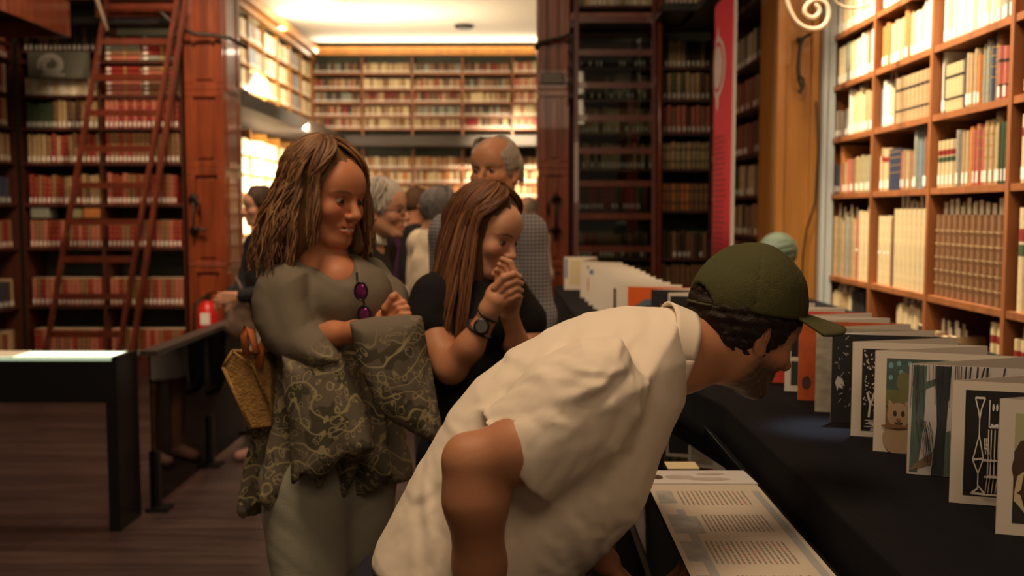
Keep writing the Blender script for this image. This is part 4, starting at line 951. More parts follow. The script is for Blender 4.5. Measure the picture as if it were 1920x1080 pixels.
def eyes(F, lookx=0, closed=0):
    out = []
    for s_ in (-1, 1):
        v, f, u = sphere(F.p(s_*.031, .0765, .006), .0125*F.s, F.R, 28); c = np.ones((len(v), 3))*V(.27, .22, .18)
        d = nrm(V(lookx, 1, -.12)); a = u @ d; c[a > .80] = V(.06, .03, .018); c[a > .93] = V(.008, .006, .005)
        c[u[:, 2] > .36-.2*closed] = V(.07, .035, .02); c[u[:, 2] > .52] = V(.33, .14, .08); c[u[:, 2] < -.42] = V(.36, .16, .10); out.append((v, f, c))
    return out
def hand(S, w_, d, n, ts, curl=(.35, .5, .4), sc_=1.0, k=.004, spread=.0, thumb=(.55, .75, .35)):
    """w_ wrist, d towards the knuckles, n palm normal, ts which side the thumb is on"""
    w_ = np.array(w_, float); d = nrm(d); n = nrm(np.array(n)-d*np.dot(n, d)); a = np.cross(d, n)*ts
    offs = (.028, .0095, -.0095, -.027); L = (.072, .080, .074, .058); P0 = []
    for i, o in enumerate(offs):
        kn = w_+(d*(.088-.004*abs(i-1))+a*o)*sc_; S.cap(w_+a*o*.55*sc_+d*.01, kn, .0125*sc_, .0100*sc_, .008); x = kn; th = 0; dd = nrm(d+a*spread*o*20)
        for j, fr in enumerate((.45, .31, .24)):
            th += curl[j]*(1+.12*(i-1)); e_ = dd*math.cos(th)+n*math.sin(th); y = x+e_*L[i]*fr*sc_; r0 = (.0092, .0082, .0074, .0066)[j]*sc_; r1 = (.0082, .0074, .0066)[j]*sc_
            S.cap(x, y, r0, r1, k); x = y
    b = w_+(a*.024+d*.015)*sc_; e1 = nrm(d*thumb[0]+a*thumb[1]+n*thumb[2]); m_ = b+e1*.042*sc_; S.cap(b, m_, .0145*sc_, .0105*sc_, .010); e2 = nrm(e1+d*.5+n*.15); m2 = m_+e2*.030*sc_; S.cap(m_, m2, .0098*sc_, .0090*sc_, k); S.cap(m2, m2+nrm(e2+d*.25)*.024*sc_, .0088*sc_, .0072*sc_, k)
# ---------------------------------------------------------------- hair
def shorthair(F, fn_cut, th=.010, rough=.004, seed=1, h=.004, topc=None):
    S = Sdf(h*F.s, .01); S.ell(F.p(0, -.014, .046), np.array((.078+th, .098+th, .086+th))*F.s, F.R); S.ell(F.p(0, -.035, .0), np.array((.070+th*.8, .070+th*.6, .062))*F.s, F.R, .03)
    fn_cut(S)
    wr = wrinkle(seed, rough, (130, 220), None, .01); S.disp = wr; return S.mesh()
def locks(F, n, seed, phi0, phi1, L0, width=.013, thick=.005, part=.0, wave=.006, wl=.09, cols=None, clear=0.0, rad=(.086, .104, .096), seg=18, taper=.35, flare=.0, sweep=72, grav=None, th0=6):
    """tubes rooted along the parting, sweeping over the skull and hanging down"""
    r = np.random.RandomState(seed); g = F.R.T @ V(0, 0, -1) if grav is None else F.R.T @ nrm(grav); VV = []; FF = []; CC = []; b = 0; NR = 6
    for i in range(n):
        s_ = r.choice((-1, 1)); ph = math.radians(r.uniform(phi0, phi1)); phE = max(ph, math.radians(sweep+r.uniform(-4, 8))) if sweep else ph; L = L0*r.uniform(.78, 1.05)
        lay = r.uniform(0, 1); ex = .004+.010*lay; wph = r.uniform(0, 6.3); wa = wave*r.uniform(.5, 1.4); pts = []; x0 = part+s_*r.uniform(0, .006)
        th = math.radians(r.uniform(th0, 24)); thE = math.radians(r.uniform(88, 104)); step = L/seg; tot = 0; hang = None
        arc = (thE-th)*.095; N1 = max(5, int(seg*.45))
        for j in range(N1+1):
            t = j/N1; a = ph+(phE-ph)*min(1, t*1.3); tt = th+(thE-th)*t
            pts.append(V(x0*(1-t)+s_*math.sin(a)*math.sin(tt)*(rad[0]+ex), -.012+math.cos(a)*math.sin(tt)*(rad[1]+ex), .042+math.cos(tt)*(rad[2]+ex)))
        o = nrm(V(s_*math.sin(phE), math.cos(phE), 0)); hl = max(.02, L-arc); N2 = seg-N1; p = pts[-1]; d = nrm(pts[-1]-pts[-2])
        for j in range(N2):
            d = nrm(d*.45+g*.55+o*flare*(1-j/N2)); p = p+d*hl/N2; pts.append(p.copy())
        pts = np.array(pts); T = np.gradient(pts, axis=0); T /= np.linalg.norm(T, axis=1)[:, None]; rad_dir = pts-V(0, -.012, .042); rad_dir[:, 2] *= .3
        A_ = np.cross(T, rad_dir); A_ /= np.linalg.norm(A_, axis=1)[:, None]+1e-9; B_ = np.cross(A_, T)
        s2 = np.concatenate([[0], np.cumsum(np.linalg.norm(np.diff(pts, axis=0), axis=1))]); amp = wa*np.clip(s2/.12, 0, 1)
        pts = pts+A_*(amp*np.sin(s2/wl*2*math.pi+wph))[:, None]+B_*(amp*.6*np.cos(s2/wl*2*math.pi+wph))[:, None]
        K = len(pts); f = np.linspace(0, 1, K); ww = width*r.uniform(.6, 1.2)*(1-(1-taper)*f**2)*np.clip(1.15-f**8, .15, 1); tw = thick*(1-.5*f)
        col = cols[r.randint(len(cols))]*r.uniform(.75, 1.2)
        W = F.o+(pts*F.s) @ F.R.T; Aw = A_ @ F.R.T*F.s; Bw = B_ @ F.R.T*F.s
        for k in range(NR):
            a = 2*math.pi*k/NR; VV.append(W+Aw*(ww*math.cos(a)*.5)[:, None]+Bw*(tw*math.sin(a))[:, None])
        Vt = np.stack(VV[-NR:], 1).reshape(-1, 3); del VV[-NR:]; VV.append(Vt)
        for j in range(K-1):
            for k in range(NR): k2 = (k+1) % NR; FF.append((b+j*NR+k, b+j*NR+k2, b+(j+1)*NR+k2, b+(j+1)*NR+k))
        b += K*NR; CC.append(np.ones((K*NR, 3))*col)
    return np.concatenate(VV), np.array(FF), np.concatenate(CC)
M['skin'] = vcmat('skin', .5, .05, 260, .3, sss=.12); M['hair'] = vcmat('hair', .48, .35, 500, .4); M['hairmat'] = vcmat('hair_matte', .6, .5, 400, .25)
def person(label, loc): return empty('person', loc, label, 'person')
def fin(name, S, m, parent, colfn=None, extra=()):
    v, f = S.mesh(); c = colfn(v) if colfn else None; return mkmesh(name, [(v, f, c), *extra], m, parent)
def cloth(name, col, rough=.85, var=.15, vs=6, bump=.25, bs=420): M[name] = mat(name, col, rough, var=var, vscale=vs, bump=bump, bscale=bs, spec=.25); return M[name]
# bust head
F = Fr((bx, by, ZT+.225), (-.75, -.6, -.05), sc=.98); S = Sdf(.006, .02); head(S, F, neck=(bx, by, ZT+.10)); S.ell((bx, by, ZT+.13), (.10, .08, .035)); S.ell(F.p(0, -.015, .05), np.array((.088, .108, .095)), F.R, .02); S.disp = wrinkle(4, .004, (90,)); fin('head', S, M['bronze_green'], bu)

# ================================================================ YOUNG MAN IN THE CAP, LEANING OVER THE CASE
cloth('linen', (.80, .71, .58), .9, .04, 5, .08, 900)
ym = person('young man in white short-sleeved shirt and dark green cap, leaning forward over the books', (-.1, 1.62, 0))
hF = Fr(P(1396, 622, 1.68), (.82, .34, -.42), (.35, .10, .90), .88)
nb = P(1262, 664, 1.63); D0 = 1.62
shR = P(1130, 690, 1.47); shL = P(1150, 640, 1.80); elR = P(886, 868, 1.40); wrR = P(903, 1180, 1.46)
hipc = P(830, 1090, 1.64); kn = (.0, 1.70, .52)
S = Sdf(.0032, .02); head(S, hF, neck=nb, nose=1.15, jaw=1.04); S.cap(nb, P(1236, 672, 1.62), .064, .07, .03)
v1, f1 = S.mesh(); c1 = headcols(v1, hF, SK['tan'], stubble=1.25); L = hF.loc(v1)
S = Sdf(.005, .02); S.poly([P(1090, 770, 1.44), P(975, 842, 1.40), elR, P(892, 935, 1.40), P(899, 1060, 1.43), wrR], [.050, .045, .037, .0425, .035, .025], .025); S.ell(P(866, 856, 1.40), (.018, .022, .024), k=.02)
hand(S, wrR, wrR-P(896, 1060, 1.43)+V(0, 0, -.1), (.9, .5, .1), 1, (.5, .7, .4)); v2, f2 = S.mesh()
S = Sdf(.006, .02); aL = P(1130, 760, 1.86); S.poly([aL, V(.08, 1.90, .98), V(.13, 1.93, .84), V(.17, 1.93, .80)], [.05, .042, .032, .027], .02); hand(S, (.17, 1.93, .80), (.5, .0, -.5), (-.3, 0, -1), 1, (.5, .6, .4)); v3, f3 = S.mesh()
S = Sdf(.012, .03); S.cap(P(1215, 700, 1.62), hipc, .07, .09); S.cap(P(1130, 700, 1.50), shL, .035); v4, f4 = S.mesh()
mkmesh('body', [(v1, f1, c1), (v2, f2, np.ones((len(v2), 3))*SK['tan']*.95), (v3, f3, np.ones((len(v3), 3))*SK['tan']), (v4, f4, np.ones((len(v4), 3))*SK['tan']), *eyes(hF, 0, .6)], M['skin'], ym)
# shirt
S = Sdf(.0046, .03)
TOR = [(1268, 584), (1225, 580), (1180, 579), (1100, 592), (1020, 628), (960, 667), (895, 716), (845, 775), (800, 855), (748, 945), (708, 1020), (702, 1045), (716, 1078), (740, 1120), (770, 1220), (1000, 1220), (1062, 1085), (1110, 1042), (1150, 1005), (1193, 955), (1220, 898), (1238, 840), (1258, 790), (1280, 742), (1288, 660)]
SLV = [(1090, 640), (1160, 640), (1210, 715), (1196, 765), (1155, 830), (1100, 876), (1060, 905), (1024, 940), (985, 960), (900, 850), (885, 790), (920, 780), (960, 742), (1010, 690)]
S.pillow(SLV, 1.435, .085, .075, .045, tilt=(-.10, 0))
hc = P(968, 860, 1.41); h1 = P(915, 785, 1.41); h2 = P(1026, 934, 1.41); hx = nrm(h2-h1); hn = nrm(V(-hx[2]*-1, 0, -hx[0])); hn = hn if hn[0] < 0 else -hn
def hemcut(X): return np.minimum(1e3, np.maximum(-((X-h1) @ hn), np.linalg.norm(X-hc-hn*.05, axis=-1)-.16))
S.add(hemcut, hc-.2, hc+.2, .003, 's')
S.cap(hc+hn*.08, hc-hn*.075, .066, .058, .004, (V(0, 1, 0), 1.05), 's')
S.pillow(TOR, D0, .175, .15, .035)
# far sleeve
S.poly([P(1160, 700, 1.78), P(1125, 790, 1.84)], [.065, .075], .04)
# neck opening
S.cap(P(1278, 660, 1.60), P(1330, 660, 1.60), .058, .075, .004, None, 's')
dr = [P(1180, 700, 1.4)-P(960, 1000, 1.4), V(.3, 0, 1), V(1, 0, .35)]
w1 = wrinkle(3, .0048, (14, 30), [nrm(V(.75, .3, -.6)), nrm(V(.6, .5, -.4)), nrm(V(.85, .1, -.35))], .016); w2 = wrinkle(8, .0018, (44, 90), [V(.6, .4, .6), V(.9, .2, 0)], .04); shc = P(1075, 760, 1.4)
fr_r = np.random.RandomState(17); FL = []
for n_, (xa, xb), (ya, yb), dx, dy, (la, lb), am in ((16, (1020, 1190), (655, 850), -.88, .30, (70, 170), .0055), (13, (1010, 1215), (595, 690), -.80, .45, (110, 260), .0045), (9, (860, 1010), (730, 900), -.60, .78, (80, 180), .0035), (16, (960, 1160), (880, 1060), .45, .85, (60, 150), .0045), (10, (740, 860), (860, 1050), -.25, .95, (90, 200), .004), (8, (1130, 1230), (720, 900), .1, 1, (70, 160), .004)):
    for _ in range(n_):
        x, y = fr_r.uniform(xa, xb), fr_r.uniform(ya, yb); L_ = fr_r.uniform(la, lb); an = fr_r.normal()*.28; d_ = (dx*math.cos(an)-dy*math.sin(an), dx*math.sin(an)+dy*math.cos(an)); FL.append((P(x, y, 1.5)[[0, 2]], P(x+d_[0]*L_, y+d_[1]*L_, 1.5)[[0, 2]], am*fr_r.uniform(.6, 1.3), fr_r.uniform(.006, .012), fr_r.uniform(-.015, .015)))
def dsp(X):
    a = np.exp(-np.sum((X-shc)**2, -1)/.05); t_ = w1(X)*(.7+.9*a)+w2(X)*(.5+a); Z = X[:, [0, 2]]; hw__ = np.clip((np.linalg.norm(X-hc, axis=-1)-.075)/.10, 0, 1)
    for A_, B_, am, wd, bow in FL:
        e_ = B_-A_; q_ = Z-A_; u = (q_ @ e_)/(e_ @ e_); nn = np.array((-e_[1], e_[0]))/np.linalg.norm(e_); dd = (q_ @ nn)-bow*4*u*(1-u); m_ = np.clip(u*(1-u)*4, 0, 1)**.6
        t_ = t_-hw__*.5*am*m_*(np.exp(-(dd/wd)**2)-.7*np.exp(-((dd-wd*1.5)/wd)**2))
    return t_
S.disp = dsp; v, f = S.mesh(); mkmesh('shirt', [(v, f, None)], M['linen'], ym)
# collar band: standing fold round the neck
cb = MB(); nf = Fr(P(1262, 660, 1.60), P(1330, 668, 1.60)-P(1250, 656, 1.60), (0, 0, 1))
def colf(u, v):
    a = 2*math.pi*u; ro = .079+.012*v+(.003*math.sin(5*a)); z = math.sin(a); xx = math.cos(a); fwd_ = .004-.034*v+.012*math.sin(a*2)
    if z < -.2: fwd_ -= .03*(-z-.2)*v
    return nf.p(xx*.072*(1+.14*v), .022-.040*v+.006*math.sin(a*2)+(-.02*z*v if z < 0 else 0)*0, z*(.067+.010*v)-.0)
cb.grid(colf, 48, 6, 'linen'); cb.v = [tuple(np.array(p_)-np.array(ym.location)) for p_ in cb.v]
o = cb.build('collar', ym, smooth=True, solid=.004)
# trousers
cloth('dark_trousers', (.02, .022, .035)); S = Sdf(.012, .05); S.ell(hipc+V(-.02, 0, -.06), (.16, .17, .13)); 
for s_ in (-1, 1): S.poly([hipc+V(-.0, s_*.09, -.10), V(-.02, 1.64+s_*.10, .50), V(-.16, 1.64+s_*.11, .09)], [.105, .075, .062], .04)
fin('trousers', S, M['dark_trousers'], ym)
cloth('shoe_dark', (.03, .025, .025), .5)
for s_ in (-1, 1): S = Sdf(.008, .02); S.cap((-.20, 1.64+s_*.11, .045), (-.03, 1.64+s_*.11, .035), .045, .035); S.plane((0, 0, .004), (0, 0, -1)); fin('shoe', S, M['shoe_dark'], ym)
# hair under the cap
def cut(S):
    S.ell(hF.p(0, .105, -.03), np.array((.14, .092, .115))*hF.s, hF.R, .006, 's'); S.plane(hF.p(0, 0, -.062), hF.R @ V(0, .12, -1)); 
    for s_ in (-1, 1): S.ell(hF.p(s_*.090, -.008, -.012), np.array((.03, .020, .034))*hF.s, hF.R, .004, 's')
v, f = shorthair(hF, cut, .010, .006, 5, .0035); lv, lf_, lc = locks(hF, 120, 9, 112, 178, .150, .010, .005, 0, .004, .05, [V(.02, .012, .008), V(.03, .018, .011)], sweep=None, seg=12, flare=.05, rad=(.078, .098, .088))
mkmesh('hair', [(v, f, np.ones((len(v), 3))*V(.018, .011, .008)), (lv, lf_, lc)], M['hairmat'], ym)
# the cap
cloth('cap_green', (.075, .075, .028), .9, .2, 9, .3, 500)
cF = Fr(hF.p(0, -.012, .046), hF.R @ V(0, 1, .30), hF.R @ V(0, -.30, 1), hF.s)
S = Sdf(.0036, .01); S.ell(cF.p(0, -.004, .016), np.array((.093, .116, .090))*cF.s, cF.R); S.cap(cF.p(0, .0, -.0), cF.p(0, 0, .03), .092*cF.s, .090*cF.s, .02)
S.ell(cF.p(0, -.004, -.004), np.array((.088, .110, .100))*cF.s, cF.R, .003, 's'); S.plane(cF.p(0, 0, -.006), cF.R @ V(0, 0, -1), .003)
S.cap(cF.p(0, -.16, -.012), cF.p(0, -.06, -.006), .043*cF.s, .040*cF.s, .004, None, 's')
wc = wrinkle(12, .0022, (28, 60), None, .03)
def capd(X):
    L = cF.loc(X); a = np.arctan2(L[:, 0], L[:, 1]); return wc(X)+.0022*np.exp(-(np.sin(3*a)/.05)**2)*(L[:, 2] < .125)
S.disp = capd; S.ell(cF.p(0, -.004, .107), np.array((.009, .009, .006))*cF.s, cF.R, .002); fin('cap', S, M['cap_green'], ym)
br = MB()
def brim(u, v):
    a = math.radians(-66+132*u); r0 = .098; r1 = r0+.080*math.cos(a*.85)**.5; r = r0+(r1-r0)*v
    x = math.sin(a)*r*.96; y = math.cos(a)*(r+.014)+.0; z = .003-.10*x*x/.1*.9-.012*v; return cF.p(x, y, z)
br.grid(brim, 28, 8, 'cap_green'); br.v = [tuple(np.array(p_)-np.array(ym.location)) for p_ in br.v]; br.build('cap_brim', ym, smooth=True, solid=.004)
st = MB(); pts = [cF.p(math.sin(a)*.094, -math.cos(a)*.116, -.004) for a in np.linspace(-.42, .42, 9)]; st.tube([tuple(np.array(p_)-np.array(ym.location)) for p_ in pts], .008, 'cap_green', flat=.3); st.build('cap_strap', ym, smooth=True)

# ================================================================ WOMAN IN THE PATTERNED TUNIC
D = 2.5
wo = person('smiling woman with long light brown hair, arms crossed, in patterned grey-green flared tunic', (float(P(615, 500, D)[0]), D+.02, 0))
wF = Fr(P(611, 374, D), (.80, -.56, -.16), (.1, 0, 1), 1.0)
wn = P(600, 478, D+.02); wsR = P(520, 520, D-.06); wsL = P(688, 520, D+.14)
S = Sdf(.0030, .02); head(S, wF, fem=True, smile=True, neck=wn); S.cap(wn, P(612, 530, D+.01), .054, .080, .04); S.ell(P(632, 525, D-.03), (.062, .055, .055), k=.03); v1, f1 = S.mesh()
c1 = headcols(v1, wF, SK['red'], brow=V(.09, .045, .02), fem=True, teeth=True)
# right forearm (near): elbow -> tucked under; left hand resting on arm
S = Sdf(.0038, .015); S.poly([P(560, 640, D-.11), P(625, 626, D-.155), P(668, 622, D-.18), P(690, 618, D-.18)], [.034, .027, .024, .022], .02)
v2, f2 = S.mesh()
S = Sdf(.0024, .004); hw = P(722, 600, D-.08); 
S.poly([P(700, 640, D-.06), hw], [.033, .027], .01)
K = [((727, 588), (735, 566), (747, 560), (749, 577)), ((733, 590), (743, 572), (756, 568), (757, 586)), ((737, 595), (750, 580), (762, 578), (761, 593)), ((740, 600), (754, 590), (765, 590), (763, 600))]
for i, k_ in enumerate(K):
    pp = [P(x, y, D-.10-.004*i-(.014 if 0 < j < 3 else 0)) for j, (x, y) in enumerate(k_)]; S.poly([hw]+pp[:1], [.013, .0105], .008); S.poly(pp, [.0104, .0096, .0088, .0078], .003)
S.poly([hw, P(724, 578, D-.11), P(737, 557, D-.12), P(741, 553, D-.12)], [.012, .011, .0095, .008], .004); v3, f3 = S.mesh()
S = Sdf(.012, .03); S.cap(P(605, 560, D+.02), P(612, 740, D+.03), .08, .09, .05); 
for s_ in (-1, 1): S.poly([P(622+s_*40, 860, D+.06), V(P(622+s_*44, 900, D)[0], D+.05, .5), V(P(626+s_*40, 900, D)[0], D+.05, .06)], [.05, .045, .035], .03)
v4, f4 = S.mesh()
sk = lambda n_: np.ones((n_, 3))*SK['red']
mkmesh('body', [(v1, f1, c1), (v2, f2, sk(len(v2))), (v3, f3, sk(len(v3))*V(1.15, 1.2, 1.25)), (v4, f4, sk(len(v4))), *eyes(wF, .1)], M['skin'], wo)
# tunic material with the printed paisley
def tunicmat():
    m, t, b = new_mat('tunic'); N, L_ = t.nodes, t.links; tc = N.new('ShaderNodeTexCoord')
    def math_(op, a, bb=None, cl=False):
        n = N.new('ShaderNodeMath'); n.operation = op; n.use_clamp = cl
        for i, x in enumerate((a, bb)):
            if x is None: continue
            if isinstance(x, (int, float)): n.inputs[i].default_value = x
            else: L_.new(x, n.inputs[i])
        return n.outputs[0]
    nz = N.new('ShaderNodeTexNoise'); nz.inputs['Scale'].default_value = 9; L_.new(tc.outputs['Object'], nz.inputs['Vector'])
    mx = N.new('ShaderNodeMixRGB'); mx.blend_type = 'LINEAR_LIGHT'; mx.inputs[0].default_value = .07; L_.new(tc.outputs['Object'], mx.inputs[1]); L_.new(nz.outputs['Color'], mx.inputs[2])
    out = None
    for sc_, lo, hi in ((26, .30, .38), (48, .30, .38)):
        v = N.new('ShaderNodeTexVoronoi'); v.inputs['Scale'].default_value = sc_; v.inputs['Randomness'].default_value = .9; L_.new(mx.outputs[0], v.inputs['Vector'])
        d = v.outputs['Distance']; r = math_('ABSOLUTE', math_('SUBTRACT', d, (lo+hi)/2)); ln = math_('LESS_THAN', r, .034 if sc_ == 26 else .045)
        sel = N.new('ShaderNodeSeparateColor'); L_.new(v.outputs['Color'], sel.inputs[0]); ln = math_('MULTIPLY', ln, math_('GREATER_THAN', sel.outputs[0], .35))
        out = ln if out is None else math_('MAXIMUM', out, ln)
    wv = N.new('ShaderNodeTexWave'); wv.wave_type = 'RINGS'; wv.inputs['Scale'].default_value = 6; wv.inputs['Distortion'].default_value = 16; wv.inputs['Detail'].default_value = 1.5; wv.inputs['Detail Scale'].default_value = 1.6; L_.new(tc.outputs['Object'], wv.inputs['Vector'])
    ln = math_('GREATER_THAN', wv.outputs['Fac'], .965); out = math_('MAXIMUM', out, ln)
    big = N.new('ShaderNodeTexNoise'); big.inputs['Scale'].default_value = 14; L_.new(tc.outputs['Object'], big.inputs['Vector'])
    sep = N.new('ShaderNodeSeparateXYZ'); L_.new(tc.outputs['Object'], sep.inputs[0])
    mask = N.new('ShaderNodeMapRange'); mask.inputs[1].default_value = 1.21; mask.inputs[2].default_value = 1.14; L_.new(math_('ADD', math_('SUBTRACT', sep.outputs[2], math_('MULTIPLY', sep.outputs[0], .35)), math_('MULTIPLY', nz.outputs[0], .06)), mask.inputs[0])
    fac = math_('MULTIPLY', math_('MULTIPLY', out, mask.outputs[0]), .75)
    base = N.new('ShaderNodeMixRGB'); base.inputs[1].default_value = (.155, .132, .098, 1); base.inputs[2].default_value = (.080, .074, .050, 1)
    L_.new(math_('MULTIPLY', math_('GREATER_THAN', big.outputs[0], .55), mask.outputs[0]), base.inputs[0])
    m2 = N.new('ShaderNodeMixRGB'); L_.new(fac, m2.inputs[0]); L_.new(base.outputs[0], m2.inputs[1]); m2.inputs[2].default_value = (.44, .38, .20, 1)
    L_.new(m2.outputs[0], b.inputs['Base Color']); b.inputs['Roughness'].default_value = .85; b.inputs['Specular IOR Level'].default_value = .2
    return m
M['tunic'] = tunicmat()
def fold_disp(cx, cy, nf, amp, z0, z1, wob=2.0, ph=0):
    def fn(X):
        a = np.arctan2(X[:, 1]-cy, X[:, 0]-cx); t = np.clip((z0-X[:, 2])/(z0-z1), 0, 1.2); return -amp*t*np.sin(nf*a+ph+wob*np.sin(2*a+1.3)+1.2*t)
    return fn
fwx = wF.R[:, 1]; side = nrm(V(fwx[1], -fwx[0], 0)); fw2 = nrm(V(fwx[0], fwx[1], 0))
S = Sdf(.0058, .04)
cx0, cy0 = P(605, 600, D+.03)[0], D+.03
Lz = lambda py: P(600, py, D)[2]
S.pillow([(560, 470), (520, 482), (490, 500), (490, 560), (510, 640), (500, 700), (492, 780), (480, 860), (470, 948), (560, 950), (620, 925), (700, 905), (762, 880), (752, 800), (735, 700), (728, 620), (730, 560), (712, 510), (672, 482), (640, 470)], D+.04, .14, .12, .03)
S.ell(P(645, 560, D-.045), (.085, .085, .075), k=.06); S.ell(P(690, 565, D+.0), (.06, .08, .065), k=.05)
S.plane((P(475, 948, D)[0], 0, P(475, 946, D)[2]), nrm(V(.22, 0, -1)), .003); S.pillow([(500, 925), (490, 1010), (770, 1010), (752, 880)], D+.04, .115, .10, .006, 's')
S.cap(P(618, 470, D-.03), P(664, 524, D-.15), .062, .022, .008, None, 's'); S.cap(P(608, 455, D), P(608, 488, D), .060, .060, .01, None, 's')
S.pillow([(535, 492), (500, 500), (474, 524), (466, 565), (474, 610), (500, 650), (540, 676), (600, 690), (648, 668), (622, 618), (590, 600), (578, 560), (572, 510)], D-.115, .068, .06, .022, tilt=(-.35, .22))
fd = fold_disp(cx0, cy0, 11, .026, Lz(640), Lz(930)); ww_ = wrinkle(21, .003, (20, 45), [V(.8, .2, .5), V(.6, .5, -.6)], .04)
S.disp = lambda X: fd(X)+ww_(X); v, f = S.mesh(); TU = [(v, f, None)]
# near sleeve: close-fitting upper arm, wide bell from the elbow
S = Sdf(.0050, .03)
S.pillow([(530, 660), (590, 665), (640, 660), (680, 760), (706, 835), (650, 872), (600, 895), (552, 905), (548, 800), (535, 720)], D-.16, .055, .05, .02)
S.plane(P(640, 885, D-.16), nrm(V(.32, 0, -1)), .004); S.pillow([(570, 840), (560, 1000), (760, 960), (690, 800)], D-.16, .035, .03, .006, 's')
fd1 = fold_disp(P(600, 700, D)[0], D-.0, 13, .010, Lz(660), Lz(900), 1.5, 1.); S.disp = lambda X: fd1(X)+ww_(X)
v, f = S.mesh(); TU.append((v, f, None))
# far sleeve: comes across in front, bell hanging at the right
S = Sdf(.0048, .03); S.poly([wsL, P(722, 560, D+.04), P(735, 610, D-.04)], [.055, .050, .042], .03)
S.pillow([(662, 602), (700, 594), (760, 590), (790, 594), (800, 650), (812, 740), (824, 822), (795, 822), (765, 812), (705, 752), (680, 690)], D-.215, .042, .045, .02, tilt=(.25, 0))
fd2 = fold_disp(P(740, 620, D)[0], D+.1, 16, .007, Lz(600), Lz(820), 1.2, 2.); S.disp = lambda X: fd2(X)+ww_(X)
v, f = S.mesh(); TU.append((v, f, None)); mkmesh('tunic', TU, M['tunic'], wo)
cloth('pale_trousers', (.37, .37, .29), .85, .1, 8)
S = Sdf(.008, .03); S.cap(P(600, 850, D+.03), P(660, 850, D+.04), .10, .10, .05, (fw2, 1.15))
S.poly([P(576, 900, D), V(P(582, 900, D)[0], D-.02, .50), V(P(590, 900, D)[0], D-.02, .10)], [.118, .088, .075], .03); S.poly([P(672, 900, D+.08), V(P(670, 900, D+.1)[0], D+.1, .50), V(P(668, 900, D+.1)[0], D+.1, .10)], [.098, .078, .07], .03)
S.disp = wrinkle(31, .004, (22, 40), [V(.2, .1, 1), V(-.3, .1, 1)], .05); fin('trousers', S, M['pale_trousers'], wo)
cloth('shoe_tan', (.25, .14, .07), .6)
for px, dy in ((592, -.02), (668, .1)):
    x = P(px, 900, D+dy)[0]; S = Sdf(.008, .02); S.cap((x, D+dy, .045), (x+.11, D+dy-.08, .03), .042, .032); S.plane((0, 0, .004), (0, 0, -1)); fin('shoe', S, M['shoe_tan'], wo)
# hair
wc_ = [V(.17, .078, .032), V(.23, .115, .048), V(.10, .042, .018), V(.29, .155, .068), V(.13, .056, .024)]
S = Sdf(.0045, .02); S.ell(wF.p(0, -.022, .046), np.array((.086, .100, .092))*wF.s, wF.R); S.ell(P(566, 405, D+.02), (.075, .09, .11), k=.04); S.cap(P(552, 420, D+.02), P(535, 470, D+.0), .070, .04, .04); S.cap(P(655, 420, D+.09), P(668, 462, D+.08), .028, .016, .03)
S.ell(wF.p(.005, .10, -.035), np.array((.062, .075, .084))*wF.s, wF.R, .008, 's'); S.disp = wrinkle(2, .006, (60, 120), [nrm(V(1, .3, .1)), nrm(V(.3, 1, 0))], .02); v, f = S.mesh()
l1 = locks(wF, 460, 5, 60, 178, .33, .0095, .004, .010, .005, .11, wc_, sweep=84, seg=22, flare=.16, rad=(.090, .106, .100))
l2 = locks(wF, 240, 15, 8, 60, .27, .008, .004, .022, .004, .14, wc_, sweep=60, seg=20, flare=.12, rad=(.090, .108, .100))
l3 = locks(wF, 200, 25, 80, 150, .36, .009, .0035, .010, .007, .10, wc_, sweep=88, seg=22, flare=.34, rad=(.092, .108, .102))
mkmesh('hair', [(v, f, np.ones((len(v), 3))*V(.17, .085, .032)), l1, l2, l3], M['hair'], wo)
# sunglasses hanging from the neckline, handbag
sgp = P(681, 565, D-.17); A('lens', (.22, .03, .14)); M['lens'].node_tree.nodes['Principled BSDF'].inputs['Roughness'].default_value = .12; M['lens'].node_tree.nodes['Principled BSDF'].inputs['Metallic'].default_value = .6
sg = empty('sunglasses', tuple(sgp), 'folded sunglasses with purple mirrored lenses hooked on the neckline of the tunic', 'sunglasses')
for i, (px, py) in enumerate(((677, 546), (683, 590))):
    c_ = P(px, py, D-.205); v, f, u = sphere(c_, 1, None, 20); v = c_+(v-c_)*V(.0135, .005, .0195); mkmesh('lens', [(v, f, None)], M['lens'], sg)
    m_ = MB(); m_.tube([tuple(c_+V(.0145*math.cos(a), -.002, .0205*math.sin(a))) for a in np.linspace(0, 2*math.pi, 20)[:-1]], .0022, 'black', closed=True); rel(m_, sg).build('frame', sg, smooth=True)
m_ = MB(); m_.tube([tuple(P(669, 512, D-.17)), tuple(P(670, 535, D-.20)), tuple(P(683, 568, D-.208)), tuple(P(680, 608, D-.20))], .0028, 'black'); rel(m_, sg).build('temple', sg, smooth=True)
A('straw', (.42, .23, .06), var=.45, vscale=70, bump=.6, bscale=160); A('leather', (.42, .12, .03))
bg = empty('handbag', tuple(P(460, 700, D-.05)), 'boxy woven straw handbag with orange-brown leather handles, hanging behind the arm of the woman in the tunic', 'handbag')
bg['label'] = 'boxy woven straw handbag with tan leather handles at the hip of the long-haired woman'
q = [P(427, 655, D+.06), P(492, 668, D-.12), P(500, 800, D-.12), P(465, 802, D+.0)]
m_ = MB(); f1_ = [P(430, 657, D-.02), P(414, 690, D-.02), P(468, 803, D-.02), P(505, 800, D-.02), P(505, 690, D-.02)]; f2_ = [p_+V(.045, .20, .012) for p_ in f1_]
fr_ = [P(436, 658, D-.10), P(496, 662, D-.10), P(508, 690, D-.10), P(508, 800, D-.10), P(470, 805, D-.10), P(418, 688, D-.10)]; bk_ = [p_+V(.03, .17, 0) for p_ in fr_]; n6 = len(fr_)
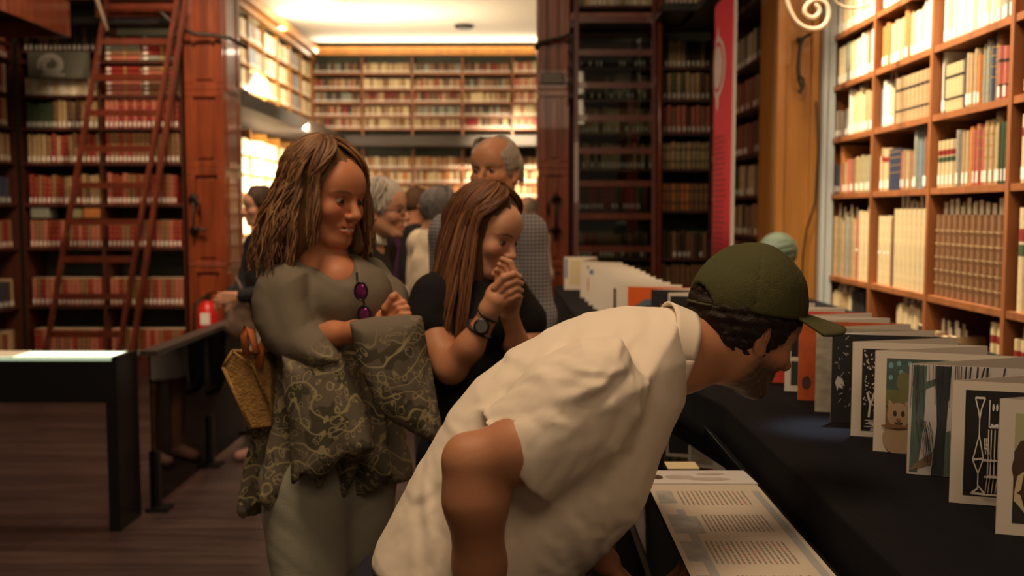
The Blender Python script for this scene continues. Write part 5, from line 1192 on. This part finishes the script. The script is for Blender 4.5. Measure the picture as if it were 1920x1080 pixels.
m_.add([*fr_, *bk_], [tuple(range(n6-1, -1, -1)), tuple(range(n6, 2*n6))]+[(i, (i+1) % n6, n6+(i+1) % n6, n6+i) for i in range(n6)], 'straw')
rel(m_, bg).build('body', bg, bevel=.004)
m_ = MB()
for a_, b_ in ((0, 1), (0, 5), (5, 4)): m_.tube([tuple(fr_[a_]), tuple(fr_[b_])], .0045, 'straw')
m_.tube([tuple(P(438, 660, D-.11)), tuple(P(475, 688, D-.112)), tuple(P(505, 760, D-.112))], .003, 'straw'); rel(m_, bg).build('edging', bg, smooth=True)
for nm, pts in (('handle', [(462, 665), (457, 630), (462, 612), (470, 620), (482, 662)]), ('handle', [(486, 690), (490, 655), (500, 625), (508, 612)])):
    m_ = MB(); m_.tube([tuple(P(x, y, D-.125 if i < 4 else D-.14)) for i, (x, y) in enumerate(pts)], .009, 'leather', flat=.35); rel(m_, bg).build(nm, bg, smooth=True)
# ================================================================ YOUNG WOMAN WITH LONG STRAIGHT HAIR
D = 2.78; cloth('black_tee', (.010, .009, .010), .9)
gi = person('young woman with very long straight chestnut hair, hands clasped to her mouth, black t-shirt', (float(P(880, 500, D)[0]), D, 0))
gF = Fr(P(910, 440, D), (.80, -.50, -.34), (.25, -.05, 1), .96)
gn = P(880, 520, D+.02); gsR = P(815, 560, D-.04); gsL = P(945, 548, D+.16)
S = Sdf(.0030, .02); head(S, gF, fem=True, neck=gn, nose=.95); S.cap(gn, P(880, 560, D), .05, .07, .03); v1, f1 = S.mesh(); c1 = headcols(v1, gF, SK['fair'], brow=V(.08, .04, .02))
S = Sdf(.0045, .012); e1 = P(846, 690, D-.16); w1_ = P(912, 598, D-.20)
S.poly([P(810, 590, D-.05), P(822, 650, D-.10), e1, P(880, 650, D-.19), w1_], [.050, .046, .040, .036, .026], .02)
e2 = P(978, 690, D+.0); w2_ = P(955, 590, D-.12); S.poly([P(985, 600, D+.12), P(995, 660, D+.06), e2, P(965, 640, D-.08), w2_], [.045, .042, .038, .033, .025], .02); v2, f2 = S.mesh()
S = Sdf(.0023, .003)
S.poly([w1_, P(918, 580, D-.21), P(930, 562, D-.215)], [.027, .026, .030], .012); S.ell(P(938, 552, D-.21), (.036, .018, .034), k=.012)
S.poly([w2_, P(958, 560, D-.13), P(950, 530, D-.15)], [.025, .027, .026], .012)
Dh = D-.235
for i, pts in enumerate([[(928, 540), (945, 520), (962, 514), (974, 519)], [(932, 552), (950, 534), (966, 527), (977, 531)], [(936, 563), (955, 548), (968, 541), (977, 545)], [(940, 572), (957, 560), (969, 554), (975, 557)]]):
    S.poly([P(x, y, Dh+.004*i-(.006 if 0 < j < 3 else -.004)) for j, (x, y) in enumerate(pts)], [.0104, .0100, .0090, .0080], .003)
for pts, dd in (([(955, 545), (964, 512), (956, 492), (942, 486)], -.20), ([(948, 540), (953, 512), (947, 498), (937, 496)], -.195), ([(942, 535), (944, 515), (938, 504), (932, 506)], -.19), ([(934, 530), (934, 516), (930, 510), (926, 514)], -.18)):
    S.poly([P(x, y, D+dd) for x, y in pts], [.0102, .0094, .0086, .0076], .003)
v3, f3 = S.mesh(); S = Sdf(.012, .03); S.cap(P(880, 600, D), P(885, 850, D), .09, .11, .05)
for s_ in (-1, 1): S.poly([P(885+s_*40, 880, D), (P(885+s_*40, 900, D)[0], D+s_*.02, .06)], [.07, .04], .03)
v4, f4 = S.mesh(); sk = lambda n_, m_=1: np.ones((n_, 3))*SK['fair']*m_
mkmesh('body', [(v1, f1, c1), (v2, f2, sk(len(v2), V(.82, .72, .62))), (v3, f3, sk(len(v3), V(.95, .9, .85))), (v4, f4, sk(len(v4))), *eyes(gF, .1, .7)], M['skin'], gi)
gfw = nrm(V(.85, -.5, 0)); S = Sdf(.007, .04); S.cap(P(882, 575, D+.03), P(885, 660, D+.03), .135, .135, .05, (gfw, 1.3)); S.cap(P(885, 660, D+.03), P(888, 800, D+.03), .132, .15, .05, (gfw, 1.25)); S.cap(gsR, gsL, .058, .055, .05)
S.poly([gsR, P(805, 600, D-.06)], [.062, .066], .03); S.poly([gsL, P(985, 600, D+.10)], [.06, .062], .03); S.ell(P(925, 610, D-.06), (.07, .07, .06), k=.04); S.plane(P(805, 612, D-.06), V(-.15, 0, -1), .004) if False else None
S.disp = wrinkle(41, .003, (25, 50)); fin('t_shirt', S, M['black_tee'], gi)
cloth('jeans_navy', (.022, .03, .06)); S = Sdf(.010, .04); S.ell(P(888, 840, D+.03), (.15, .13, .13))
for s_ in (-1, 1): S.poly([P(888+s_*45, 870, D+.03), V(P(888+s_*45, 900, D)[0], D+.03, .5), V(P(888+s_*45, 900, D)[0], D+.03, .08)], [.095, .068, .055], .03)
fin('trousers', S, M['jeans_navy'], gi)
for s_ in (-1, 1): x = P(888+s_*45, 900, D)[0]; S = Sdf(.008, .02); S.cap((x-.02, D+.04, .04), (x+.10, D-.02, .03), .04, .032); S.plane((0, 0, .004), (0, 0, -1)); fin('shoe', S, M['shoe_dark'], gi)
gc = [V(.13, .048, .018), V(.18, .07, .026), V(.085, .032, .013), V(.22, .095, .038)]
S = Sdf(.0045, .02); S.ell(gF.p(0, -.022, .048), np.array((.085, .098, .090))*gF.s, gF.R); S.poly([P(884, 420, D+.02), P(872, 480, D+.0), P(858, 580, D-.04), P(850, 640, D-.09)], [.080, .072, .048, .020], .04, (V(.3, 1, 0), 1.15)); S.ell(gF.p(.0, .10, -.045), np.array((.066, .075, .105))*gF.s, gF.R, .008, 's')
S.disp = wrinkle(6, .005, (80, 140), [V(1, .3, 0), V(.6, 1, 0)], .008); v, f = S.mesh(); hg = nrm(V(-.10, -.06, -1))
l1 = locks(gF, 330, 55, 60, 178, .50, .012, .004, 0, .004, .3, gc, sweep=92, seg=22, flare=.10, rad=(.088, .104, .098), grav=hg)
l2 = locks(gF, 70, 56, 15, 60, .50, .011, .004, .005, .003, .3, gc, sweep=74, seg=22, flare=.06, rad=(.088, .106, .098), grav=hg)
mkmesh('hair', [(v, f, np.ones((len(v), 3))*V(.085, .034, .014)), l1, l2], M['hair'], gi)
wt = empty('wristwatch', tuple(P(903, 612, D-.22)), 'round black wristwatch on the forearm of the girl in the black t-shirt', 'watch'); ax_ = nrm(w1_-e1)
wt['label'] = 'round black wristwatch on the raised forearm beside a thin black band'
def ringpts(c, ax, r, n=24, sq=1): u = nrm(np.cross(ax, V(0, 0, 1))); w__ = np.cross(ax, u); return [tuple(c+u*r*math.cos(a)+w__*r*math.sin(a)) for a in np.linspace(0, 2*math.pi, n+1)[:-1]]
c_ = P(898, 616, D-.195); m_ = MB(); m_.tube(ringpts(c_, ax_, .033), .006, 'black', closed=True, flat=.5); rel(m_, wt).build('strap', wt, smooth=True)
m_ = MB(); dc = P(903, 612, D-.232); vd, fd_, _ = sphere(dc, 1, None, 20); m_.v = [tuple(dc+(p_-dc)*V(.021, .006, .021)) for p_ in vd]; m_.f = [tuple(q_) for q_ in fd_]; m_.m = [m_.mi('black')]*len(fd_); rel(m_, wt).build('case', wt, smooth=True)
m_ = MB(); A('dial', (.10, .10, .10)); m_.add([tuple(dc+V(.0155*math.cos(a), -.0064, .0155*math.sin(a))) for a in np.linspace(0, 2*math.pi, 21)[:-1]], [tuple(range(20))], 'dial'); rel(m_, wt).build('dial', wt)
m_ = MB(); m_.tube(ringpts(P(915, 590, D-.205), ax_, .0285), .003, 'black', closed=True); tag(m_.build('bracelet', smooth=True), 'thin black band around the wrist just above the round watch', 'bracelet')
# ================================================================ PEOPLE FURTHER BACK
def stander(label, base, face, h, skin, topm, botm, hairspec, headpx=None, arms=None, sleeves=True, lookdown=-.05, shoe='shoe_dark', fem=False, res=.008, skirt=None, glasses=False, headres=.005, name_top='shirt', wide=1.0, collar=None, brow=V(.12, .10, .08)):
    X, Y = base; p_ = person(label, (X, Y, 0)); s = h/1.75; fw = nrm(V(face[0], face[1], 0)); rt = nrm(V(fw[1], -fw[0], 0)); up = V(0, 0, 1); B = V(X, Y, 0)
    hf = headpx if headpx is not None else B+up*(h-.135*s)+fw*.03
    F = Fr(hf, V(fw[0], fw[1], lookdown), sc=s*1.0); nb_ = B+up*(h-.30*s)
    sh = {q_: B+up*(h-.365*s)+rt*q_*.165*s*wide for q_ in (-1, 1)}
    AR = {}
    for q_ in (-1, 1):
        a = (arms or {}).get(q_, 'down'); 
        if a == 'down': AR[q_] = (sh[q_]+rt*q_*.04*s-up*.30*s-fw*.02, sh[q_]+rt*q_*.05*s-up*.55*s+fw*.06, nrm(fw*.2-up), rt*-q_)
        elif a == 'bent': AR[q_] = (sh[q_]+rt*q_*.05*s-up*.29*s-fw*.03, sh[q_]+rt*q_*.02*s-up*.30*s+fw*.22, nrm(fw-up*.1), -rt*q_)
        else: AR[q_] = a
    S = Sdf(headres, .02); head(S, F, neck=nb_, fem=fem, nose=1.05); S.cap(nb_, nb_-up*.06, .06*s, .09*s, .03); v1, f1 = S.mesh(); c1 = headcols(v1, F, skin, brow=brow); parts = [(v1, f1, c1), *eyes(F)]
    for q_ in (-1, 1):
        e_, w__, d_, n_ = AR[q_]; S = Sdf(.0055 if res > .006 else .004, .01); S.cap(e_, w__, .040*s, .026*s, .02); S.cap(sh[q_], e_, .04*s, .04*s, .02); hand(S, w__, d_, n_, -q_, (.4, .5, .4), s); v, f = S.mesh(); parts.append((v, f, np.ones((len(v), 3))*skin))
    S = Sdf(.014, .04); S.cap(nb_-up*.1, B+up*.95*s, .09*s, .11*s)
    for q_ in (-1, 1): S.poly([B+up*.92*s+rt*q_*.09*s, B+up*.5*s+rt*q_*.10*s, B+up*.085*s+rt*q_*.10*s], [.075*s, .052*s if skirt else .05*s, .034*s], .03); S.cap(B+up*.05*s+rt*q_*.10*s, B+up*.03*s+rt*q_*.11*s+fw*.12*s, .032*s, .022*s, .02)
    v, f = S.mesh(); parts.append((v, f, np.ones((len(v), 3))*skin)); mkmesh('body', parts, M['skin'], p_)
    S = Sdf(res, .04); S.cap(nb_-up*.215*s, B+up*1.15*s, .155*s*wide, .158*s*wide, .05, (fw, 1.35)); S.cap(B+up*1.15*s, B+up*.93*s, .165*s*wide, .17*s*wide, .05, (fw, 1.4)); S.cap(sh[-1], sh[1], .055*s, .055*s, .05)
    for q_ in (-1, 1): S.cap(nb_-up*.05*s, sh[q_], .055*s, .058*s, .05)
    S.cap(nb_-up*.02, nb_-up*.14*s, .068*s, .10*s, .05)
    for q_ in (-1, 1):
        e_, w__, d_, n_ = AR[q_]
        if sleeves == 'short': S.cap(sh[q_], sh[q_]+(e_-sh[q_])*.6, .066*s, .062*s, .03)
        else: S.cap(sh[q_], e_, .066*s, .056*s, .03); S.cap(e_, e_+(w__-e_)*.92, .055*s, .042*s, .03)
    S.ell(F.p(0, .02, -.13), np.array((.062, .07, .05))*s, F.R, .01, 's'); S.disp = wrinkle(int(abs(X*100)+Y*7) % 97, .004, (18, 36)); fin(name_top, S, topm, p_)
    S = Sdf(.011, .04)
    if skirt: S.cap(B+up*.98*s, B+up*skirt, .15*s, .165*s, .04, (fw, 1.3)); S.plane(B+up*(skirt-.0), (0, 0, -1), .004)
    else:
        S.cap(B+up*.98*s-rt*.05, B+up*.98*s+rt*.05, .115*s, .115*s, .04)
        for q_ in (-1, 1): S.poly([B+up*.90*s+rt*q_*.09*s, B+up*.5*s+rt*q_*.10*s, B+up*.09+rt*q_*.10*s], [.098*s, .078*s, .065*s], .03)
    fin('skirt' if skirt else 'trousers', S, botm, p_)
    for q_ in (-1, 1): S = Sdf(.008, .02); a_ = B+rt*q_*.10*s; S.cap(a_+up*.045, a_+up*.032+fw*.16*s, .042*s, .034*s); S.plane((0, 0, .004), (0, 0, -1)); fin('shoe', S, M[shoe], p_)
    if hairspec:
        kind, col = hairspec
        def cut(S):
            z0 = {'short': -.05, 'bald': -.045, 'bob': -.10}[kind]
            S.ell(F.p(0, .110, -.025), np.array((.13, .085, .105))*F.s, F.R, .008, 's'); S.plane(F.p(0, 0, z0), F.R @ V(0, .25, -1))
            for q_ in (-1, 1): S.ell(F.p(q_*.092, -.006, -.012), np.array((.03, .022, .034))*F.s, F.R, .004, 's')
            if kind == 'bald': S.ell(F.p(0, .06, .12), np.array((.072, .095, .075))*F.s, F.R, .01, 's')
        v, f = shorthair(F, cut, .008, .002, int(X*50) % 50+1, .005); n_ = (np.sin(v @ V(300, 210, 90))+1)/2; lk = []
        if res < .01:
            ph0 = 95 if kind == 'bald' else 62; cc_ = [np.array(col)*q_ for q_ in (.65, .85, 1.05, 1.25)]
            lk = [locks(F, 260, 3, ph0, 178, .165, .008, .003, .03 if kind == 'bald' else 0, .004, .06, cc_, sweep=None, seg=12, flare=.02, rad=(.080, .101, .089), th0=(40 if kind == 'bald' else 6))]
            if kind != 'bald': lk.append(locks(F, 90, 4, 30, 62, .12, .008, .003, .03, .003, .06, cc_, sweep=78, seg=12, flare=0, rad=(.082, .103, .091)))
        mkmesh('hair', [(v, f, np.ones((len(v), 3))*np.array(col)*(.75+.35*n_[:, None])), *lk], M['hairmat'], p_)
    if glasses:
        m_ = MB()
        for q_ in (-1, 1): m_.tube([tuple(F.p(q_*.032+.021*math.cos(a), .100, .004+.016*math.sin(a))) for a in np.linspace(0, 2*math.pi, 17)[:-1]], .0016*s, 'iron', closed=True); m_.tube([tuple(F.p(q_*.053, .098, .008)), tuple(F.p(q_*.082, -.01, .008))], .0014, 'iron')
        m_.tube([tuple(F.p(-.012, .101, .006)), tuple(F.p(.012, .101, .006))], .0014, 'iron'); rel(m_, p_).build('glasses', p_, smooth=True)
    if collar is not None:
        m_ = MB(); cn = nb_-up*.0; m_.grid(lambda u, v_: tuple(cn+(rt*math.sin(2*math.pi*u)+fw*math.cos(2*math.pi*u))*(.070+.016*v_)*s+up*(.03-.045*v_)*s+(-up*.03*s*math.cos(2*math.pi*u)*v_)+fw*.012), 24, 3, collar); rel(m_, p_).build('collar', p_, smooth=True, solid=.003)
    return p_, F, AR
# checked shirt
def checkmat():
    m, t, b = new_mat('check_shirt'); N, L_ = t.nodes, t.links; tc = N.new('ShaderNodeTexCoord'); prev = None
    for ax in (0, 2):
        w_ = N.new('ShaderNodeTexWave'); w_.bands_direction = 'XYZ'[ax]; w_.inputs['Scale'].default_value = 23; w_.inputs['Distortion'].default_value = .3; L_.new(tc.outputs['Object'], w_.inputs['Vector'])
        r = N.new('ShaderNodeValToRGB'); r.color_ramp.elements[0].position = .35; r.color_ramp.elements[1].position = .6; r.color_ramp.elements[0].color = (.52, .53, .58, 1); r.color_ramp.elements[1].color = (1, 1, 1, 1); L_.new(w_.outputs['Fac'], r.inputs[0])
        if prev is None: prev = r
        else: mx = N.new('ShaderNodeMixRGB'); mx.blend_type = 'MULTIPLY'; mx.inputs[0].default_value = 1; L_.new(prev.outputs[0], mx.inputs[1]); L_.new(r.outputs[0], mx.inputs[2])
    m2 = N.new('ShaderNodeMixRGB'); m2.blend_type = 'MULTIPLY'; m2.inputs[0].default_value = 1; m2.inputs[2].default_value = (.30, .28, .28, 1); L_.new(mx.outputs[0], m2.inputs[1]); L_.new(m2.outputs[0], b.inputs['Base Color']); b.inputs['Roughness'].default_value = .85; return m
M['check'] = checkmat(); cloth('grey_trousers', (.05, .05, .05)); cloth('suit', (.030, .027, .025), .85, .2, 30); cloth('cream_shirt', (.66, .56, .42)); cloth('purple_top', (.07, .02, .07)); cloth('dark_top', (.016, .015, .02)); cloth('pink_top', (.30, .16, .17)); cloth('white_skirt', (.78, .74, .68)); cloth('rose_shoe', (.55, .30, .27))
D = 3.70; x = P(912, 400, D)[0]
stander('tall older man with receding grey hair in blue checked shirt behind the long-haired girl', (x, D+.06), (-.42, -.9), 1.77, SK['tan'], M['check'], M['grey_trousers'], ('bald', (.36, .31, .26)), headpx=P(927, 325, D), res=.006, headres=.0035, wide=.98, lookdown=.0, collar='check', brow=V(.2, .16, .12))
D = 4.05; x = P(703, 460, D)[0]
stander('grey-haired man in dark jacket and glasses, seen in profile behind the woman in the tunic', (x-.05, D+.02), (.93, -.25), 1.68, SK['fair'], M['suit'], M['grey_trousers'], ('short', (.50, .46, .40)), headpx=P(718, 396, D), res=.006, headres=.0035, glasses=True, name_top='jacket', collar='white')
D = 5.4; x = P(812, 430, D)[0]
stander('man with short grey hair and glasses in cream shirt, standing at the back', (x, D), (.75, .45), 1.66, SK['fair'], M['cream_shirt'], M['grey_trousers'], ('short', (.13, .12, .12)), headpx=P(826, 398, D), res=.008, glasses=True)
D = 7.4; stander('distant visitor with brown hair and black top in front of the back room shelves', (P(778, 430, D)[0], D), (.9, .3), 1.66, SK['tan'], M['dark_top'], M['grey_trousers'], ('short', (.10, .05, .025)), res=.012)
D = 8.3; stander('distant visitor in dark purple top, barely seen past the jacket of the grey-haired man', (P(741, 440, D)[0], D), (.2, -.9), 1.62, SK['tan'], M['purple_top'], M['dark_top'], ('short', (.03, .02, .02)), res=.012)
D = 8.0; stander('distant bald man glimpsed over the shoulder of the checked shirt', (P(990, 430, D)[0], D), (-.6, -.6), 1.60, SK['fair'], M['cream_shirt'], M['grey_trousers'], ('bald', (.3, .25, .2)), res=.012)
D = 8.6; stander('distant visitor in pinkish top with dark hair by the opening', (P(488, 440, D)[0], D), (.8, .3), 1.62, SK['tan'], M['pink_top'], M['dark_top'], ('short', (.02, .015, .012)), res=.012, fem=True)
D = 5.95; xx = P(497, 440, D)[0]; hw_ = P(434, 548, D-.1)
pl, F_, AR_ = stander('visitor in dark top and pale knee-length skirt, mostly hidden behind the woman in the tunic', (xx, D), (-.75, -.5), 1.63, SK['fair'], M['dark_top'], M['white_skirt'], ('bob', (.05, .03, .02)), arms={-1: 'bent', 1: (V(xx-.13, D-.02, 1.0), hw_, nrm(V(-.6, -.3, -.4)), V(0, 0, -1))}, skirt=.50, shoe='rose_shoe', fem=True)
# her shoulder bag
A('taupe', (.24, .16, .12), var=.2, vscale=10); S = Sdf(.008, .03); c_ = P(446, 592, D-.18); S.ell(c_, (.075, .05, .11)); S.cap(c_+V(-.03, 0, -.06), c_+V(.05, 0, -.08), .05, .05); S.disp = wrinkle(5, .008, (30,), [V(1, 0, .2)])
sb = empty('shoulder_bag', tuple(c_), 'soft taupe shoulder bag hanging from the arm of the half-hidden visitor', 'bag'); fin('body', S, M['taupe'], sb); m_ = MB(); m_.tube([tuple(c_+V(-.05, 0, .09)), tuple(c_+V(-.01, .02, .22)), tuple(c_+V(.05, 0, .09))], .008, 'taupe'); rel(m_, sb).build('handle', sb, smooth=True)
